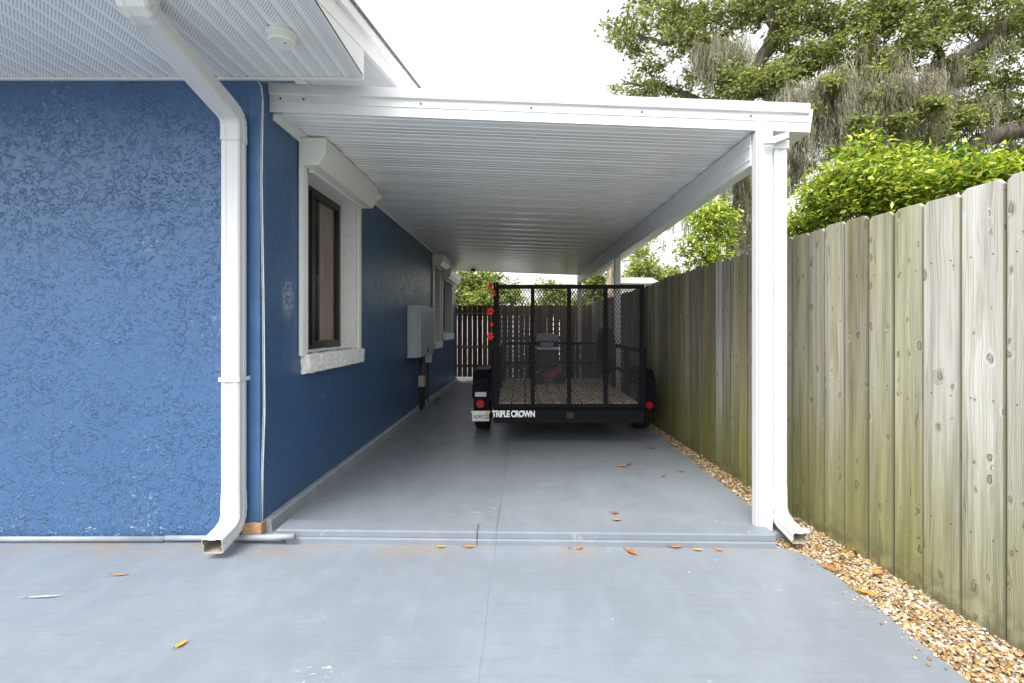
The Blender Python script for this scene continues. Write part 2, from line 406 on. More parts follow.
BLUE=(.040,.104,.226)
M=dict(
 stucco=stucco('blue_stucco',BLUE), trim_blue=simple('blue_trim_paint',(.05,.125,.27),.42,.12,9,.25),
 drive=concrete('painted_driveway',(.188,.212,.242)), slab=concrete('painted_slab',(.20,.222,.246)),
 curb=concrete('painted_curb',(.185,.21,.24),False),
 base=simple('grey_baseboard_paint',(.25,.28,.31),.45,.15,8,.2),
 white=white_metal('white_painted_metal'), grime=simple('spout_grime',(.30,.26,.21),.9,.3,30), post=white_metal('white_post_paint',(.60,.61,.62),.38,.36), cream=white_metal('cream_shutter_metal',(.80,.81,.76),.35,.12), 
 soffit=soffit_mat(), pan=roof_pan(), gable=simple('grey_vinyl',(.60,.61,.63),.5,.06),
 reveal=simple('rough_white_plaster',(.82,.82,.80),.8,.07,30,.8),
 bronze=simple('bronze_window_metal',(.028,.020,.017),.35,.15,20), glass=glass_mat(), curtain=curtain_mat(), interior=simple('dim_interior',(.10,.085,.075),.9),
 shingle=shingles(), panel=simple('grey_panel_enamel',(.42,.455,.50),.35,.08,6), conduit=simple('dark_conduit',(.035,.04,.05),.4), beige=simple('beige_plastic',(.42,.36,.27),.5),
 pvc=simple('grey_painted_pipe',(.25,.28,.32),.4,.15,12), bare=simple('bare_tan_block',(.50,.30,.16),.85,.25,40,.6),
 cable=simple('white_cable',(.50,.53,.56),.5), wood=wood('weathered_fence_wood'), darkwood=wood('dark_gate_wood',True),
 black=simple('black_trailer_paint',(.009,.010,.013),.5,.2,14,.1,0,.05), mesh=simple('black_mesh_steel',(.034,.036,.039),.5,.1,14,0,0,.2), rubber=simple('tyre_rubber',(.018,.018,.018),.75,.2,30,.3),
 deck=simple('worn_deck_boards',(.46,.36,.265),.85,.4,9,.5), rim=simple('grey_wheel_steel',(.25,.26,.27),.4,.1,metal=.4),
 red_lens=simple('red_lens',(.42,.008,.012),.15,.1,40), silver=simple('silver_label',(.50,.51,.52),.4,.15,40), plate=simple('plate_white',(.72,.75,.74),.4,.05), orange=simple('orange_mark',(.85,.42,.04),.5), green=simple('plate_green',(.03,.15,.08),.5), letter=simple('white_lettering',(.80,.80,.80),.5,.03),
 red=simple('red_machine_paint',(.20,.012,.016),.4), greyplastic=simple('grey_tank_plastic',(.20,.22,.25),.45,.1), petal=simple('red_petals',(.60,.022,.012),.5,.35,60), stem=simple('green_stem',(.05,.14,.03),.6),
 leafm=attr_mat('foliage',.45,.40,.35), mossm=attr_mat('hanging_moss',.95,.2,.1), pebble=attr_mat('pebbles',.6,0,.35,.25), dry=attr_mat('dry_leaves',.55,.15,.35,.2),
 bark=bark('oak_bark',(.085,.07,.055)), twig=bark('twig_bark',(.14,.10,.07)), palebark=bark('pale_bark',(.28,.22,.15)),
 lawn=grass_ground(), soil=soil_mat(), wall_white=simple('white_siding',(.74,.75,.76),.7,.05,4), roof_white=simple('pale_roof',(.66,.66,.65),.7,.1,4),
 pole=simple('pole_wood',(.16,.13,.10),.9,.2,20), wire=simple('wire_rubber',(.05,.05,.05),.6))

# ------------------------------------------------------------------ setting: ground
XW, YF = -1.54, 2.83          # side wall plane, front wall plane
gm=MB(); gm.add([(-250,-60,-.06),(250,-60,-.06),(250,440,-.06),(-250,440,-.06)],[(0,1,2,3)]); gm.build('ground',M['lawn'],kind='structure')
MB().box(1.3,2.3,-1.5,12,-.2,-.035).build('gravel_bed',M['soil'],kind='structure')
def flat(name, pts, z0, z1, mat, bevel=0, **k):
    return MB().prism(pts, lambda u,v,t:(u,v,t), z0, z1).build(name,mat,bevel=bevel,**k)
arc=[(1.57-.19*(1-math.cos(a)), 2.56+.19*math.sin(a)) for a in [R(15*i) for i in range(7)]]
flat('driveway',[(-11,-7),(1.57,-7),(1.57,1.0)]+arc+[(1.30,2.83),(-11,2.83)],-.12,0,M['drive'],.006,kind='structure')
flat('carport_floor',[(-1.54,2.86),(1.555,2.86),(1.50,11.6),(-1.54,11.6)],-.12,.03,M['slab'],.006,kind='structure')
# raised curb across the mouth of the carport, in two boards
def yc(x): return 2.80-(x+1.43)*.0245
cb=MB()
for x0,x1 in ((-1.43,-.262),(-.2608,1.43)):
    cb.prism([(x0,yc(x0)),(x1,yc(x1)),(x1,yc(x1)+.12),(x0,yc(x0)+.15)],lambda u,v,t:(u,v,t),.031,.074)
    xa_=x0+(.06 if x0<-1 else 0)
    cb.prism([(xa_,yc(x0)-.012),(x1,yc(x1)-.012),(x1,yc(x1)+.06),(xa_,yc(x0)+.06)],lambda u,v,t:(u,v,t),-.02,.034)
cb.build('kerb',M['curb'],bevel=.007,kind='structure')

# ------------------------------------------------------------------ house
house=empty('house',(XW,YF,0),label='blue stucco house with white soffit, roller shutter boxes and gable roof',cat='house')
ZS=2.70; XE=-11.0; YB=11.05
wins=[(3.45,4.46,1.06,2.374),(8.30,8.86,1.02,2.30),(9.28,10.35,1.14,2.169)]
def wallbox(mb): return mb
MB().box(XE,XW-.20,YF,YF+.2,0,ZS+.2).build('front_wall',M['stucco'],house)
w=MB(); y=YF
for (a,b,z0,z1) in wins:
    w.box(XW-.20,XW,y,a,0,ZS+.2); w.box(XW-.20,XW,a,b,0,z0); w.box(XW-.20,XW,a,b,z1,ZS+.2); y=b
w.box(XW-.20,XW,y,YB,0,ZS+.2)
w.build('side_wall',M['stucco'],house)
MB().box(XE,XW-.2,YB-.2,YB,0,ZS+.2).box(XE-.2,XE,YF,YB,0,ZS+.2).build('rear_wall',M['stucco'],house)
MB().box(XW-.062,XW+.003,YF-.003,YF+.055,.11,ZS-.03).build('corner_band',M['trim_blue'],house,bevel=.006)
t=MB(); t.prism([(XW-.10,.012),(XW+.012,.012),(XW+.012,.098),(XW-.03,.106),(XW-.07,.100),(XW-.10,.104)],lambda u,v,s:(u,s,v),YF-.006,YF+.04); t.build('bare_base_patch',M['bare'],house,bevel=.003)
# tapered concrete fillet along the wall foot, in lengths
bb=MB(); yy=YF+.045; k=0
for ln in (.62,.34,2.2,2.4,2.62):
    y2=min(yy+ln,YB-.01)
    q=[(XW,.02),(XW+.052,.02),(XW+.044,.095),(XW+.03,.105),(XW,.107)]
    bb.prism(q,lambda u,v,s:(u,s,v),yy,y2-.004); yy=y2
bb.build('baseboard',M['base'],house,bevel=.004)
# soffit (real V grooves between the strips), J-channel, fascia, gutter
XR=-.93; YE=2.10
sf=MB(); per=.0925; x=XR-.03; prof=[]
while x>XE:
    prof += [(x,ZS),(x-per*.80,ZS),(x-per*.85,ZS+.009),(x-per*.95,ZS+.009)]; x-=per
vs=[(u,y,v) for y in (YE,YF) for u,v in prof]; n=len(prof)
sf.add(vs,[(i,i+1,i+1+n,i+n) for i in range(n-1)]); sf.build('soffit',M['soffit'],house)
MB().box(XE,XR,YF-.022,YF-.001,ZS-.014,ZS-.003).box(XR-.03,XR,YE,YF-.023,ZS-.004,ZS+.012).build('soffit_channel',M['white'],house)
MB().box(XE,XW-.21,YF+.2,YB-.2,ZS,ZS+.02).build('ceiling',M['interior'],house)
SL=.222
def rk(y,d=0): return ZS+(y-YE)*SL+d
fm=MB(); fm.box(XE,XR-.02,YE-.02,YE,ZS-.01,ZS+.16); fm.build('front_fascia',M['white'],house)
g=MB(); g.prism([(YE-.021,ZS+.13),(YE-.021,ZS+.01),(YE-.10,ZS+.01),(YE-.13,ZS+.13),(YE-.12,ZS+.13),(YE-.093,ZS+.02),(YE-.03,ZS+.02),(YE-.03,ZS+.13)],lambda u,v,s:(s,u,v),XE,XR); g.build('gutter',M['white'],house)
# boxed return of the eave, rake boards and shingles climbing away from the camera
YR=7.0
er=MB(); er.prism([(YE,ZS),(YF,ZS),(YF,rk(YF)),(YE,rk(YE)+.001)],lambda u,v,s:(s,u,v),XR-.02,XR); er.build('eave_return',M['white'],house)
rb=MB(); rb.prism([(YE-.03,rk(YE-.03)),(YR,rk(YR)),(YR,rk(YR,.10)),(YE-.03,rk(YE-.03,.10))],lambda u,v,s:(s,u,v),XR-.022,XR+.004)
rb.build('rake_board',M['white'],house)
rb=MB(); rb.prism([(YE-.03,rk(YE-.03,.092)),(YR,rk(YR,.092)),(YR,rk(YR,.152)),(YE-.03,rk(YE-.03,.152))],lambda u,v,s:(s,u,v),XR-.02,XR+.028); rb.build('rake_drip_edge',M['white'],house)
gs=MB(); 
gs.prism([(YF+.002,rk(YF)),(YR,rk(YR)),(YR,rk(YR)+.012),(YF+.002,rk(YF)+.012)],lambda u,v,s:(s,u,v),XW,XR-.023); gs.build('rake_soffit',M['gable'],house)
gs=MB(); gs.prism([(YF,ZS+.2),(YB,ZS+.2),(YR,rk(YR)-.001),(YF,rk(YF)-.001)],lambda u,v,s:(s,u,v),XW-.06,XW-.005); gs.build('gable_wall',M['gable'],house)
rf=MB()
rf.prism([(YE-.06,rk(YE-.06,.153)),(YR,rk(YR,.153)),(YR,rk(YR,.175)),(YE-.06,rk(YE-.06,.175))],lambda u,v,s:(s,u,v),XE,XR+.035)
rf.prism([(YR,rk(YR,.153)),(2*YR-YE,rk(YE,.153)),(2*YR-YE,rk(YE,.175)),(YR,rk(YR,.175))],lambda u,v,s:(s,u,v),XE,XR+.035)
rf.build('roof',M['shingle'],house)
# windows
def window(y0,y1,z0,z1,box_y0,box_y1,ztop,proj,curtain=True,sillp=.058):
    g0=XW-.137
    wf=MB(); b=.045
    wf.box(g0-.04,g0,y0,y0+b,z0,z1).box(g0-.04,g0,y1-b,y1,z0,z1).box(g0-.04,g0,y0+b,y1-b,z0,z0+b).box(g0-.04,g0,y0+b,y1-b,z1-b,z1)
    win=wf.build('window',M['bronze'],house)
    ym=(y0+y1)/2-.10*(y1-y0)
    sm=MB()
    sm.box(g0-.03,g0+.012,ym-.03,ym+.025,z0+b,z1-b).box(g0-.028,g0+.008,ym+.026,y1-b-.002,z0+b,z0+b+.03).box(g0-.028,g0+.008,ym+.026,y1-b-.002,z1-b-.03,z1-b).box(g0-.028,g0+.008,y1-b-.03,y1-b-.002,z0+b+.031,z1-b-.031)
    sm.build('sash',M['bronze'],win)
    MB().box(g0-.022,g0-.016,y0+b,y1-b,z0+b,z1-b).build('pane',M['glass'],win)
    if curtain:
        cm=MB(); N=60; vs=[]; ya=y0+(y1-y0)*.66; 
        for i in range(N+1):
            yy=ya+(y1-ya-.02)*i/N; xx=g0-.052+.010*math.sin(i*.9)+.005*math.sin(i*2.3)
            vs += [(xx,yy,z0+.06),(xx,yy,z1-.03)]
        cm.add(vs,[(2*i,2*i+2,2*i+3,2*i+1) for i in range(N)]); cm.build('curtain',M['curtain'],win,smooth=True)
    rm=MB(); th=.012
    rm.box(g0,XW+.004,y0,y0+th,z0,z1).box(g0,XW+.004,y1-th,y1,z0,z1).box(g0,XW+.004,y0+th,y1-th,z1-th,z1)
    rm.build('reveal',M['reveal'],win)
    sl=MB(); sl.prism([(g0,z0+.012),(XW+sillp,z0-.012),(XW+sillp,z0-.135),(XW+.001,z0-.14),(XW+.001,z0-.004),(g0,z0-.004)],lambda u,v,s:(u,s,v),y0-.095,y1+.075)
    # rough cast sill, hand-floated
    so=sl.build('sill',M['reveal'],win,bevel=.014)
    ss=so.modifiers.new('sub','SUBSURF'); ss.subdivision_type='SIMPLE'; ss.levels=5; ss.render_levels=5
    tx=bpy.data.textures.get('floated') or bpy.data.textures.new('floated','CLOUDS'); tx.noise_scale=.035; tx.noise_depth=3
    dp=so.modifiers.new('rough','DISPLACE'); dp.texture=tx; dp.texture_coords='GLOBAL'; dp.strength=.022; dp.mid_level=.5
    for ra,rb_ in ((box_y0,box_y0+.075),(y1,y1+.062)):
        MB().box(XW+.005,XW+.032,ra,rb_,z0-.012,ztop-.19).build('guide_rail',M['cream'],win,bevel=.003)
    h=.19
    bx=MB(); bx.prism([(XW+.004,ztop),(XW+proj,ztop),(XW+proj,ztop-h*.58),(XW+proj-.055,ztop-h),(XW+.004,ztop-h)],lambda u,v,s:(u,s,v),box_y0,box_y1)
    bo=bx.build('shutter_box',M['cream'],win,bevel=.006)
    c=MB(); c.prism([(XW+.034,ztop-h-.001),(XW+.075,ztop-h-.001),(XW+.068,ztop-h-.022),(XW+.034,ztop-h-.022)],lambda u,v,s:(u,s,v),box_y0+.09,box_y1-.09); c.build('shutter_slot',M['cream'],bo,bevel=.003)
    e=MB(); e.box(XW+proj-.02,XW+proj+.02,box_y1+.001,box_y1+.02,ztop-.10,ztop-.06); e.build('end_bracket',M['cream'],bo)
    # room behind the glass
    rr=MB(); xa=g0-.9
    rr.box(xa-.02,xa,y0-.4,y1+.4,z0-.3,z1+.2); rr.build('room_backing',M['interior'],win)
    return win
window(*wins[0],3.31,4.52,2.545,.19)
window(*wins[1],8.19,8.95,2.49,.19,False)
window(*wins[2],9.08,10.5,2.36,.19,False)

# ------------------------------------------------------------------ rectangular downspouts
def spout_path(pts, rads, n=7):
    """polyline with rounded corners"""
    out=[np.array(pts[0],float)]
    for i in range(1,len(pts)-1):
        p=np.array(pts[i],float); a=np.array(pts[i-1],float)-p; b=np.array(pts[i+1],float)-p
        la,lb=np.linalg.norm(a),np.linalg.norm(b); a/=la; b/=lb; r=min(rads[i-1],la*.45,lb*.45)
        for k in range(n+1):
            s=k/n; out.append((1-s)**2*(p+a*r)+2*s*(1-s)*p+s*s*(p+b*r))
    out.append(np.array(pts[-1],float)); return out
def rect_sweep(mb, path, w, d, crimp=None, x=(1,0,0), flare=0):
    n=len(path); rings=[]; X=np.array(x,float)
    cw=.008
    for i,p in enumerate(path):
        t=path[min(i+1,n-1)]-path[max(i-1,0)]; t/=np.linalg.norm(t)
        u=np.cross(X,t); u/=np.linalg.norm(u)
        s=(1+(.035 if crimp and crimp(i) else 0))*(1+flare*max(0,1-i/(n*.45))**1.5)
        prof=[(-w/2+cw,-d/2),(-w/6-.006,-d/2),(-w/6,-d/2+.004),(w/6,-d/2+.004),(w/6+.006,-d/2),(w/2-cw,-d/2),(w/2,-d/2+cw),(w/2,-.008),(w/2-.004,-.004),(w/2-.004,.004),(w/2,.008),(w/2,d/2-cw),(w/2-cw,d/2),(-w/2+cw,d/2),(-w/2,d/2-cw),(-w/2,.008),(-w/2+.004,.004),(-w/2+.004,-.004),(-w/2,-.008),(-w/2,-d/2+cw)]
        rings.append([p+X*a*s+u*b*s for a,b in prof])
    m=len(rings[0]); vs=[q for r in rings for q in r]
    mb.add(vs,[(i*m+k,(i+1)*m+k,(i+1)*m+(k+1)%m,i*m+(k+1)%m) for i in range(n-1) for k in range(m)])
def downspout(name, X, base, pts_top, pts_mid, pts_bot, w, d, straps, **k):
    o=empty(name,base,**k)
    def seg(nm, path, crimp=None):
        mb=MB(); kw,kd_={'pipe':(.97,.96),'elbow':(1.015,1.04)}.get(nm,(1,1)); rect_sweep(mb,path,w*kw,d*kd_,crimp,flare=.5 if nm=='elbow' else 0)
        q=mb.build(nm,M['post'],o); s=q.modifiers.new('solid','SOLIDIFY'); s.thickness=.0025; s.offset=-1; q.data.materials.append(M['grime']); s.material_offset=1
    if pts_top: seg('elbow',pts_top,lambda i:i%2==1)
    seg('pipe',pts_mid)
    seg('kick_out',pts_bot,lambda i:i%2==1 and 0<i<len(pts_bot)-2)
    for z,yb in straps:
        sm=MB(); y0=pts_mid[0][1]; ex=w/2+.003
        sm.box(X-ex,X+ex,y0-d/2-.005,y0-d/2-.002,z-.012,z+.012).box(X+ex,X+ex+.0025,y0-d/2-.005,yb,z-.012,z+.012).box(X-ex-.0025,X-ex,y0-d/2-.005,yb,z-.012,z+.012)
        sm.build('strap',M['post'],o)
    return o
XD=-1.652; YD=2.765
def lin(a,b,n): return [np.array(a,float)+(np.array(b,float)-np.array(a,float))*i/n for i in range(n+1)]
top=spout_path([(XD+.0,2.045,ZS+.06),(XD,2.075,2.615),(XD,YD,2.445),(XD,YD,2.30)],[.085,.13],9)
bot=spout_path([(XD,YD,.30),(XD,YD,.12),(XD,2.575,.078)],[.16],9)
downspout('downspout',XD,(XD,YD,0),top,lin((XD,YD,2.315),(XD,YD,.285),4),bot,.108,.085,[(.95,YF)],
  label='white ribbed downspout bending from the eave down the front blue wall',cat='downspout')
# carport downspout at the front post
X2=1.53; Y2=2.90
top2=spout_path([(X2+.07,Y2,2.36),(X2+.07,Y2,2.325),(X2,Y2,2.275),(X2,Y2,2.21)],[.02,.04],4)
bot2=spout_path([(X2,Y2,.30),(X2,Y2,.11),(X2+.02,2.71,.062)],[.16],9)
downspout('downspout',X2,(X2,Y2,0),None,lin((X2,Y2,2.33),(X2,Y2,.285),4),bot2,.080,.070,[],
  label='white downspout strapped beside the front carport post, kicking out over gravel',cat='downspout')

# ------------------------------------------------------------------ carport
carport=empty('carport',(0,YF+.12,0),label='white flat aluminium carport roof on slim posts against the blue house',cat='carport')
Y0r,Y1r=2.945,11.0
def zr(x): return 2.562-(x-XW)*(.125/3.3)         # underside falls away from the house
XO=1.74
rp=MB(); prof=[]; y=Y0r
while y<Y1r-.061:
    bow=lambda q:.0045*math.cos(2*math.pi*(q-Y0r)/.305)
    prof += [(y,bow(y)),(y+.044,bow(y+.044)),(y+.047,.0035+bow(y+.047)),(y+.058,.0035+bow(y+.058))]; y+=.061
prof.append((Y1r,0)); n=len(prof)
rp.add([(x,a,zr(x)+b) for x in (XW+.012,XO) for a,b in prof],[(i,i+n,i+n+1,i+1) for i in range(n-1)])
rp.add([(x,a,zr(x)+.075) for x in (XW+.012,XO) for a in (Y0r,Y1r)],[(0,1,3,2)])
rp.build('roof_pan',M['pan'],carport)
# stepped front fascia: a lip over two shallow bands
ft=MB()
def along(x,y,z): return (x,y,z)
fa=[(-.002,-.012),(-.012,-.012),(-.012,.044),(-.016,.047),(-.016,.05),(-.012,.053),(-.012,.092),(-.026,.100),(-.030,.150),(-.030,.156),(.02,.156),(.02,.148),(-.002,.148)]
xl,xr=XW+.004,XO-.008
ft.add([(x,Y0r+a,zr(x)+b) for x in (xl,xr) for a,b in fa],[tuple(range(len(fa))),tuple(range(len(fa),2*len(fa)))[::-1]]+[(i,i+len(fa),(i+1)%len(fa)+len(fa),(i+1)%len(fa)) for i in range(len(fa))])
ft.build('front_fascia',M['post'],carport)
for x in (-1.47,-1.33,-.62,.05,.72,1.38):
    sc=MB(); sc.lathe([(.0,-.004),(.006,-.003),(.007,0)],(x,Y0r-.012,zr(x)+.072),'y',8,False); sc.build('screw',M['conduit'],carport)
# side gutter outboard of the beam, rear fascia, wall hanger
sg=MB(); sg.prism([(XO-.09,-.012),(XO+.02,.0),(XO+.04,.145),(XO+.03,.145),(XO+.012,.012),(XO-.09,0)],lambda u,v,s:(u,s,zr(XO)+v),Y0r+.022,Y1r); sg.build('side_gutter',M['white'],carport)
rfa=MB(); rfa.prism([(XW+.03,zr(XW)-.012),(XO,zr(XO)-.012),(XO,zr(XO)+.15),(XW+.03,zr(XW)+.15)],lambda u,v,s:(u,s,v),Y1r+.001,Y1r+.022); rfa.build('rear_fascia',M['white'],carport)
wh=MB(); wh.prism([(XW+.002,zr(XW)-.045),(XW+.012,zr(XW)-.045),(XW+.012,zr(XW)-.012),(XW+.06,zr(XW)-.012),(XW+.06,zr(XW)-.004),(XW+.002,zr(XW)-.004)],lambda u,v,s:(u,s,v),Y0r+.03,Y1r); wh.build('wall_hanger',M['white'],carport)
def xb(y): return 1.445-.0222*(y-2.93)
bm=MB()
a,b=2.99,10.99
def beamsec(y,ins): 
    x=xb(y); zt=zr(x)-.008; return [(x-.04,zt-.20),(x+.04,zt-.20),(x+.04,zt),(x-.04,zt)]
q0,q1=beamsec(a,0),beamsec(b,0)
bm.add([(u,a,v) for u,v in q0]+[(u,b,v) for u,v in q1],[(3,2,1,0),(4,5,6,7),(0,1,5,4),(1,2,6,5),(2,3,7,6),(3,0,4,7)])
bm.build('beam',M['white'],carport,bevel=.004)
bl=MB()
for zz in (-.085,-.165):
    bl=MB(); bl.bar((xb(a)-.043,a,zr(xb(a))+zz),(xb(b)-.043,b,zr(xb(b))+zz),.006,.010)
    bl.build('beam_rib',M['white'],carport)
for yp in (2.93,6.96,10.9):
    x=xb(yp) if yp>3 else 1.448; h=.04
    p=MB(); zt=zr(x)-.208 if yp>3 else zr(x)-.012
    p.box(x-h,x+h,yp-.05,yp+.05,.03,zt); po=p.build('post',M['post'],carport,bevel=.004)
    s=MB(); 
    s.box(x-h-.004,x-h-.0005,yp-.02,yp+.02,.04,zt-.02); s.build('post_rib',M['post'],po)
lb=MB(); lb.prism([(1.415,2.318),(1.47,2.320),(1.555,2.352),(1.555,2.388),(1.47,2.362),(1.415,2.352)],lambda u,v,s:(u,s,v),2.825,2.855); lb.build('outlet_strap',M['post'],carport,bevel=.003)
cap=MB(); cap.box(X2-.045,X2+.045,Y2-.04,Y2+.04,2.30,2.352); cap.build('gutter_outlet',M['post'],carport,bevel=.004)
ve=MB(); ve.box(-1.15,-1.05,10.7,10.8,zr(-1.1)-.05,zr(-1.1)-.002); ve.build('end_clip',M['conduit'],carport)

# ------------------------------------------------------------------ things on the house
v=empty('soffit_vent',(-1.15,2.35,ZS),label='small round white cap fixed on the perforated soffit',cat='vent')
px=P(281,42,2.40)
vm=MB(); vm.lathe([(0,-.046),(.058,-.046),(.064,-.040),(.066,-.014),(.071,-.012),(.073,0)],(-1.20,2.405,ZS-.001),'z',28,False); vm.build('cap',M['cream'],v,smooth=False)
vm=MB(); vm.lathe([(0,-.0495),(.004,-.0495),(.005,-.047)],(-1.18,2.40,ZS),'z',8,False); vm.build('screw',M['conduit'],v)
v.location=(-1.20,2.405,ZS)
for c in v.children: c.location=(1.20,-2.405,-ZS)

cp=[P(257,80,2.80),P(261,86,2.80),P(263,100,2.805),P(262,180,2.81),P(264,300,2.81),P(265,410,2.81),P(263,470,2.81),P(262.5,522,2.81)]
cbm=MB(); cbm.tube(cp,.0034,8); cbm.tube([(a-.013,b+.008,c) for a,b,c in cp[2:]],.0022,6)
cbm.build('cable',M['cable'],smooth=True,label='thin white cable running down the front corner of the house',cat='cable')
pl=MB()
pl.tube([(-6.0,2.80,.017),(-3.0,2.802,.018),(-2.075,2.80,.020)],.016,12)
pl.tube([(-2.065,2.797,.026),(-1.75,2.80,.026),(-1.58,2.79,.030),(-1.44,2.775,.040),(-1.30,2.755,.056)],[.015,.015,.017,.019,.016],12)
pl.build('drain_pipe',M['pvc'],smooth=True,label='grey painted pipe lying along the foot of the blue wall',cat='pipe')

ep=empty('electrical_panel',(XW,6.9,1.18),label='grey electrical breaker box on the shaded blue side wall',cat='electrical box')
MB().box(XW+.003,XW+.145,6.42,7.36,.84,1.55).build('cabinet',M['panel'],ep,bevel=.006)
d=MB(); d.box(XW+.146,XW+.182,6.43,7.35,.85,1.54); dd=d.build('door',M['panel'],ep,bevel=.006)
MB().box(XW+.183,XW+.193,6.86,6.92,.90,.96).build('latch',M['conduit'],dd,bevel=.002)
c=MB(); c.tube([(XW+.07,7.0,.838),(XW+.07,7.0,.06)],.028,10); c.build('conduit',M['conduit'],ep,smooth=True)
c=MB(); c.tube([(XW+.06,7.22,.838),(XW+.06,7.22,.5),(XW+.05,7.26,.06)],.02,10); c.build('conduit',M['conduit'],ep,smooth=True)
MB().box(XW+.045,XW+.135,6.90,6.98,.40,.56).build('junction_box',M['beige'],ep,bevel=.006)
ob=empty('outlet_box',(XW,7.55,.86),label='small pale utility box just beyond the grey breaker box',cat='utility box')
MB().box(XW+.003,XW+.09,7.55,7.72,.70,.90).build('housing',M['cream'],ob,bevel=.006)
c=MB(); c.tube([(XW+.04,7.62,.901),(XW+.04,7.62,1.33)],.016,8); c.build('conduit',M['conduit'],ob)
c=MB(); c.tube([(XW+.04,7.62,.699),(XW+.04,7.62,.06)],.012,8); c.build('conduit',M['conduit'],ob)
ob=empty('utility_meter',(XW,7.9,1.2),label='small dark meter with pale cap between breaker box and shuttered window',cat='meter')
MB().box(XW+.003,XW+.075,7.80,7.95,1.10,1.36).build('housing',M['conduit'],ob,bevel=.01)
MB().box(XW+.01,XW+.10,7.80,7.95,1.03,1.09).build('cap',M['cream'],ob,bevel=.006)

# ------------------------------------------------------------------ wooden fence on the right
fl=[(2.08,.30),(1.93,1.87),(1.80,3.25),(1.68,6.4),(1.60,11.5)]
def fx(y):
    for (x0,y0),(x1,y1) in zip(fl,fl[1:]):
        if y<=y1: return x0+(x1-x0)*(y-y0)/(y1-y0)
    return fl[-1][0]
fence=empty('wooden_fence',(fx(3),3,0),label='tall weathered dog-eared board fence green with algae beside the gravel',cat='fence')
def board(mb, P0, P1, z0, z1, th, back, nrm, rnd, ear=.022):
    """one dog-eared board from P0 to P1 (xy), leaning slightly"""
    P0=np.array(P0,float); P1=np.array(P1,float); u=(P1-P0); wd=np.linalg.norm(u); u/=wd; nn=np.array(nrm,float)
    out=[(0,z0),(wd*.5,z0),(wd,z0),(wd,(z0+z1)*.5),(wd,z1-ear),(wd-ear,z1),(ear,z1),(0,z1-ear),(0,(z0+z1)*.5)]
    n=len(out); vs=[];cs=[]
    for s in (0,1):
        for a,z in out:
            q=P0+u*a+nn*(back+s*th); vs.append((q[0],q[1],z)); cs.append((rnd[0],a/wd,rnd[1],1))
    k=len(mb.v); mb.v+=vs; mb.c+=cs
    fs=[tuple(range(n)),tuple(range(n,2*n))[::-1]]+[((i+1)%n,i,i+n,(i+1)%n+n) for i in range(n)]
    mb.f+=[tuple(i+k for i in f) for f in fs]
edges=[.42,.60,.77,.94,1.11,1.28,1.45,1.61,1.765,1.93,2.105,2.285,2.45,2.61,2.77,2.93,3.08,3.245]
while edges[-1]<11.3: edges.append(edges[-1]+random.choice((.138,.145,.15,.152,.165)))
fb=MB(); random.seed(11)
for a,b in zip(edges,edges[1:]):
    zt=1.835+random.uniform(-.012,.012)+(.012 if 2.4<a<6 else 0)-(.02 if a>6 else 0)
    g=random.choice((.0012,.002,.0035)) if a<3.3 else random.choice((.0015,.003,.005))
    j=random.uniform(-.004,.004)
    board(fb,(fx(a)+j,a+g),(fx(b)+j+random.uniform(-.004,.004),b-g),-.045+random.uniform(-.012,.01),zt,.017,0,(1,0),(random.random(),random.random()))
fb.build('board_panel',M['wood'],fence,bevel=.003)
for z in (.35,.95,1.55):
    rl=MB(); rl.cur=(.4,.5,.3,1)
    for (x0,y0),(x1,y1) in zip(fl,fl[1:]): rl.bar((x0+.04,y0,z),(x1+.04,y1,z),.04,.085)
    rl.build('rail',M['wood'],fence)
for y in (.7,3.1,5.5,7.9,10.3):
    q=MB(); q.cur=(random.random(),.5,random.random(),1); q.box(fx(y)+.062,fx(y)+.15,y-.045,y+.045,-.1,1.72); q.build('post',M['wood'],fence)

# dark gate and fence across the far end
YG=11.32
gate=empty('wooden_gate',(-1.1,YG,0),label='dark brown gate of gapped vertical boards at the end of the house wall',cat='gate')
gb=MB(); x=-1.65; random.seed(5)
while x<-.80:
    wdt=.106; board(gb,(x,YG),(x+wdt,YG),.10,1.77+random.uniform(-.006,.006),.02,0,(0,1),(random.random(),random.random()),.012); x+=wdt+.012
gb.build('board_panel',M['darkwood'],gate)
for z in (.35,.80,1.60):
    q=MB(); q.cur=(.3,.5,.2,1); q.box(-1.65,-.80,YG+.021,YG+.055,z-.03,z+.03); q.build('rail',M['darkwood'],gate)
for z in (1.585,.81):
    q=MB(); q.tube([(-1.64,YG-.006,z),(-.80,YG-.006,z)],.006,6); q.build('wire',M['silver'],gate)
pw=empty('white_wall',(-1.4,13.6,0),label='pale wall glimpsed through the gaps of the dark gate',cat='wall')
MB().box(-2.6,-.1,13.6,13.75,-.06,1.52).build('wall',M['wall_white'],pw); MB().box(-2.63,-.07,13.57,13.78,1.521,1.57).build('coping',M['roof_white'],pw)
MB().box(-3,2.2,11.7,13.56,-.1,-.02).build('patio',M['drive'],kind='structure')
bf=empty('back_fence',(.4,YG,0),label='dark board fence closing the carport behind the trailer',cat='fence')
gb=MB(); x=-.76
while x<1.57:
    wdt=random.choice((.12,.13,.14)); board(gb,(x,YG+.01),(x+wdt,YG+.01),-.02,1.77+random.uniform(-.012,.012),.02,0,(0,1),(random.random(),random.random()),.012); x+=wdt+random.choice((.002,.004,.005,.012))
gb.build('board_panel',M['darkwood'],bf)
for z in (.35,1.0,1.6):
    q=MB(); q.cur=(.3,.5,.2,1); q.box(-.78,1.60,YG+.031,YG+.07,z-.04,z+.04); q.build('rail',M['darkwood'],bf)
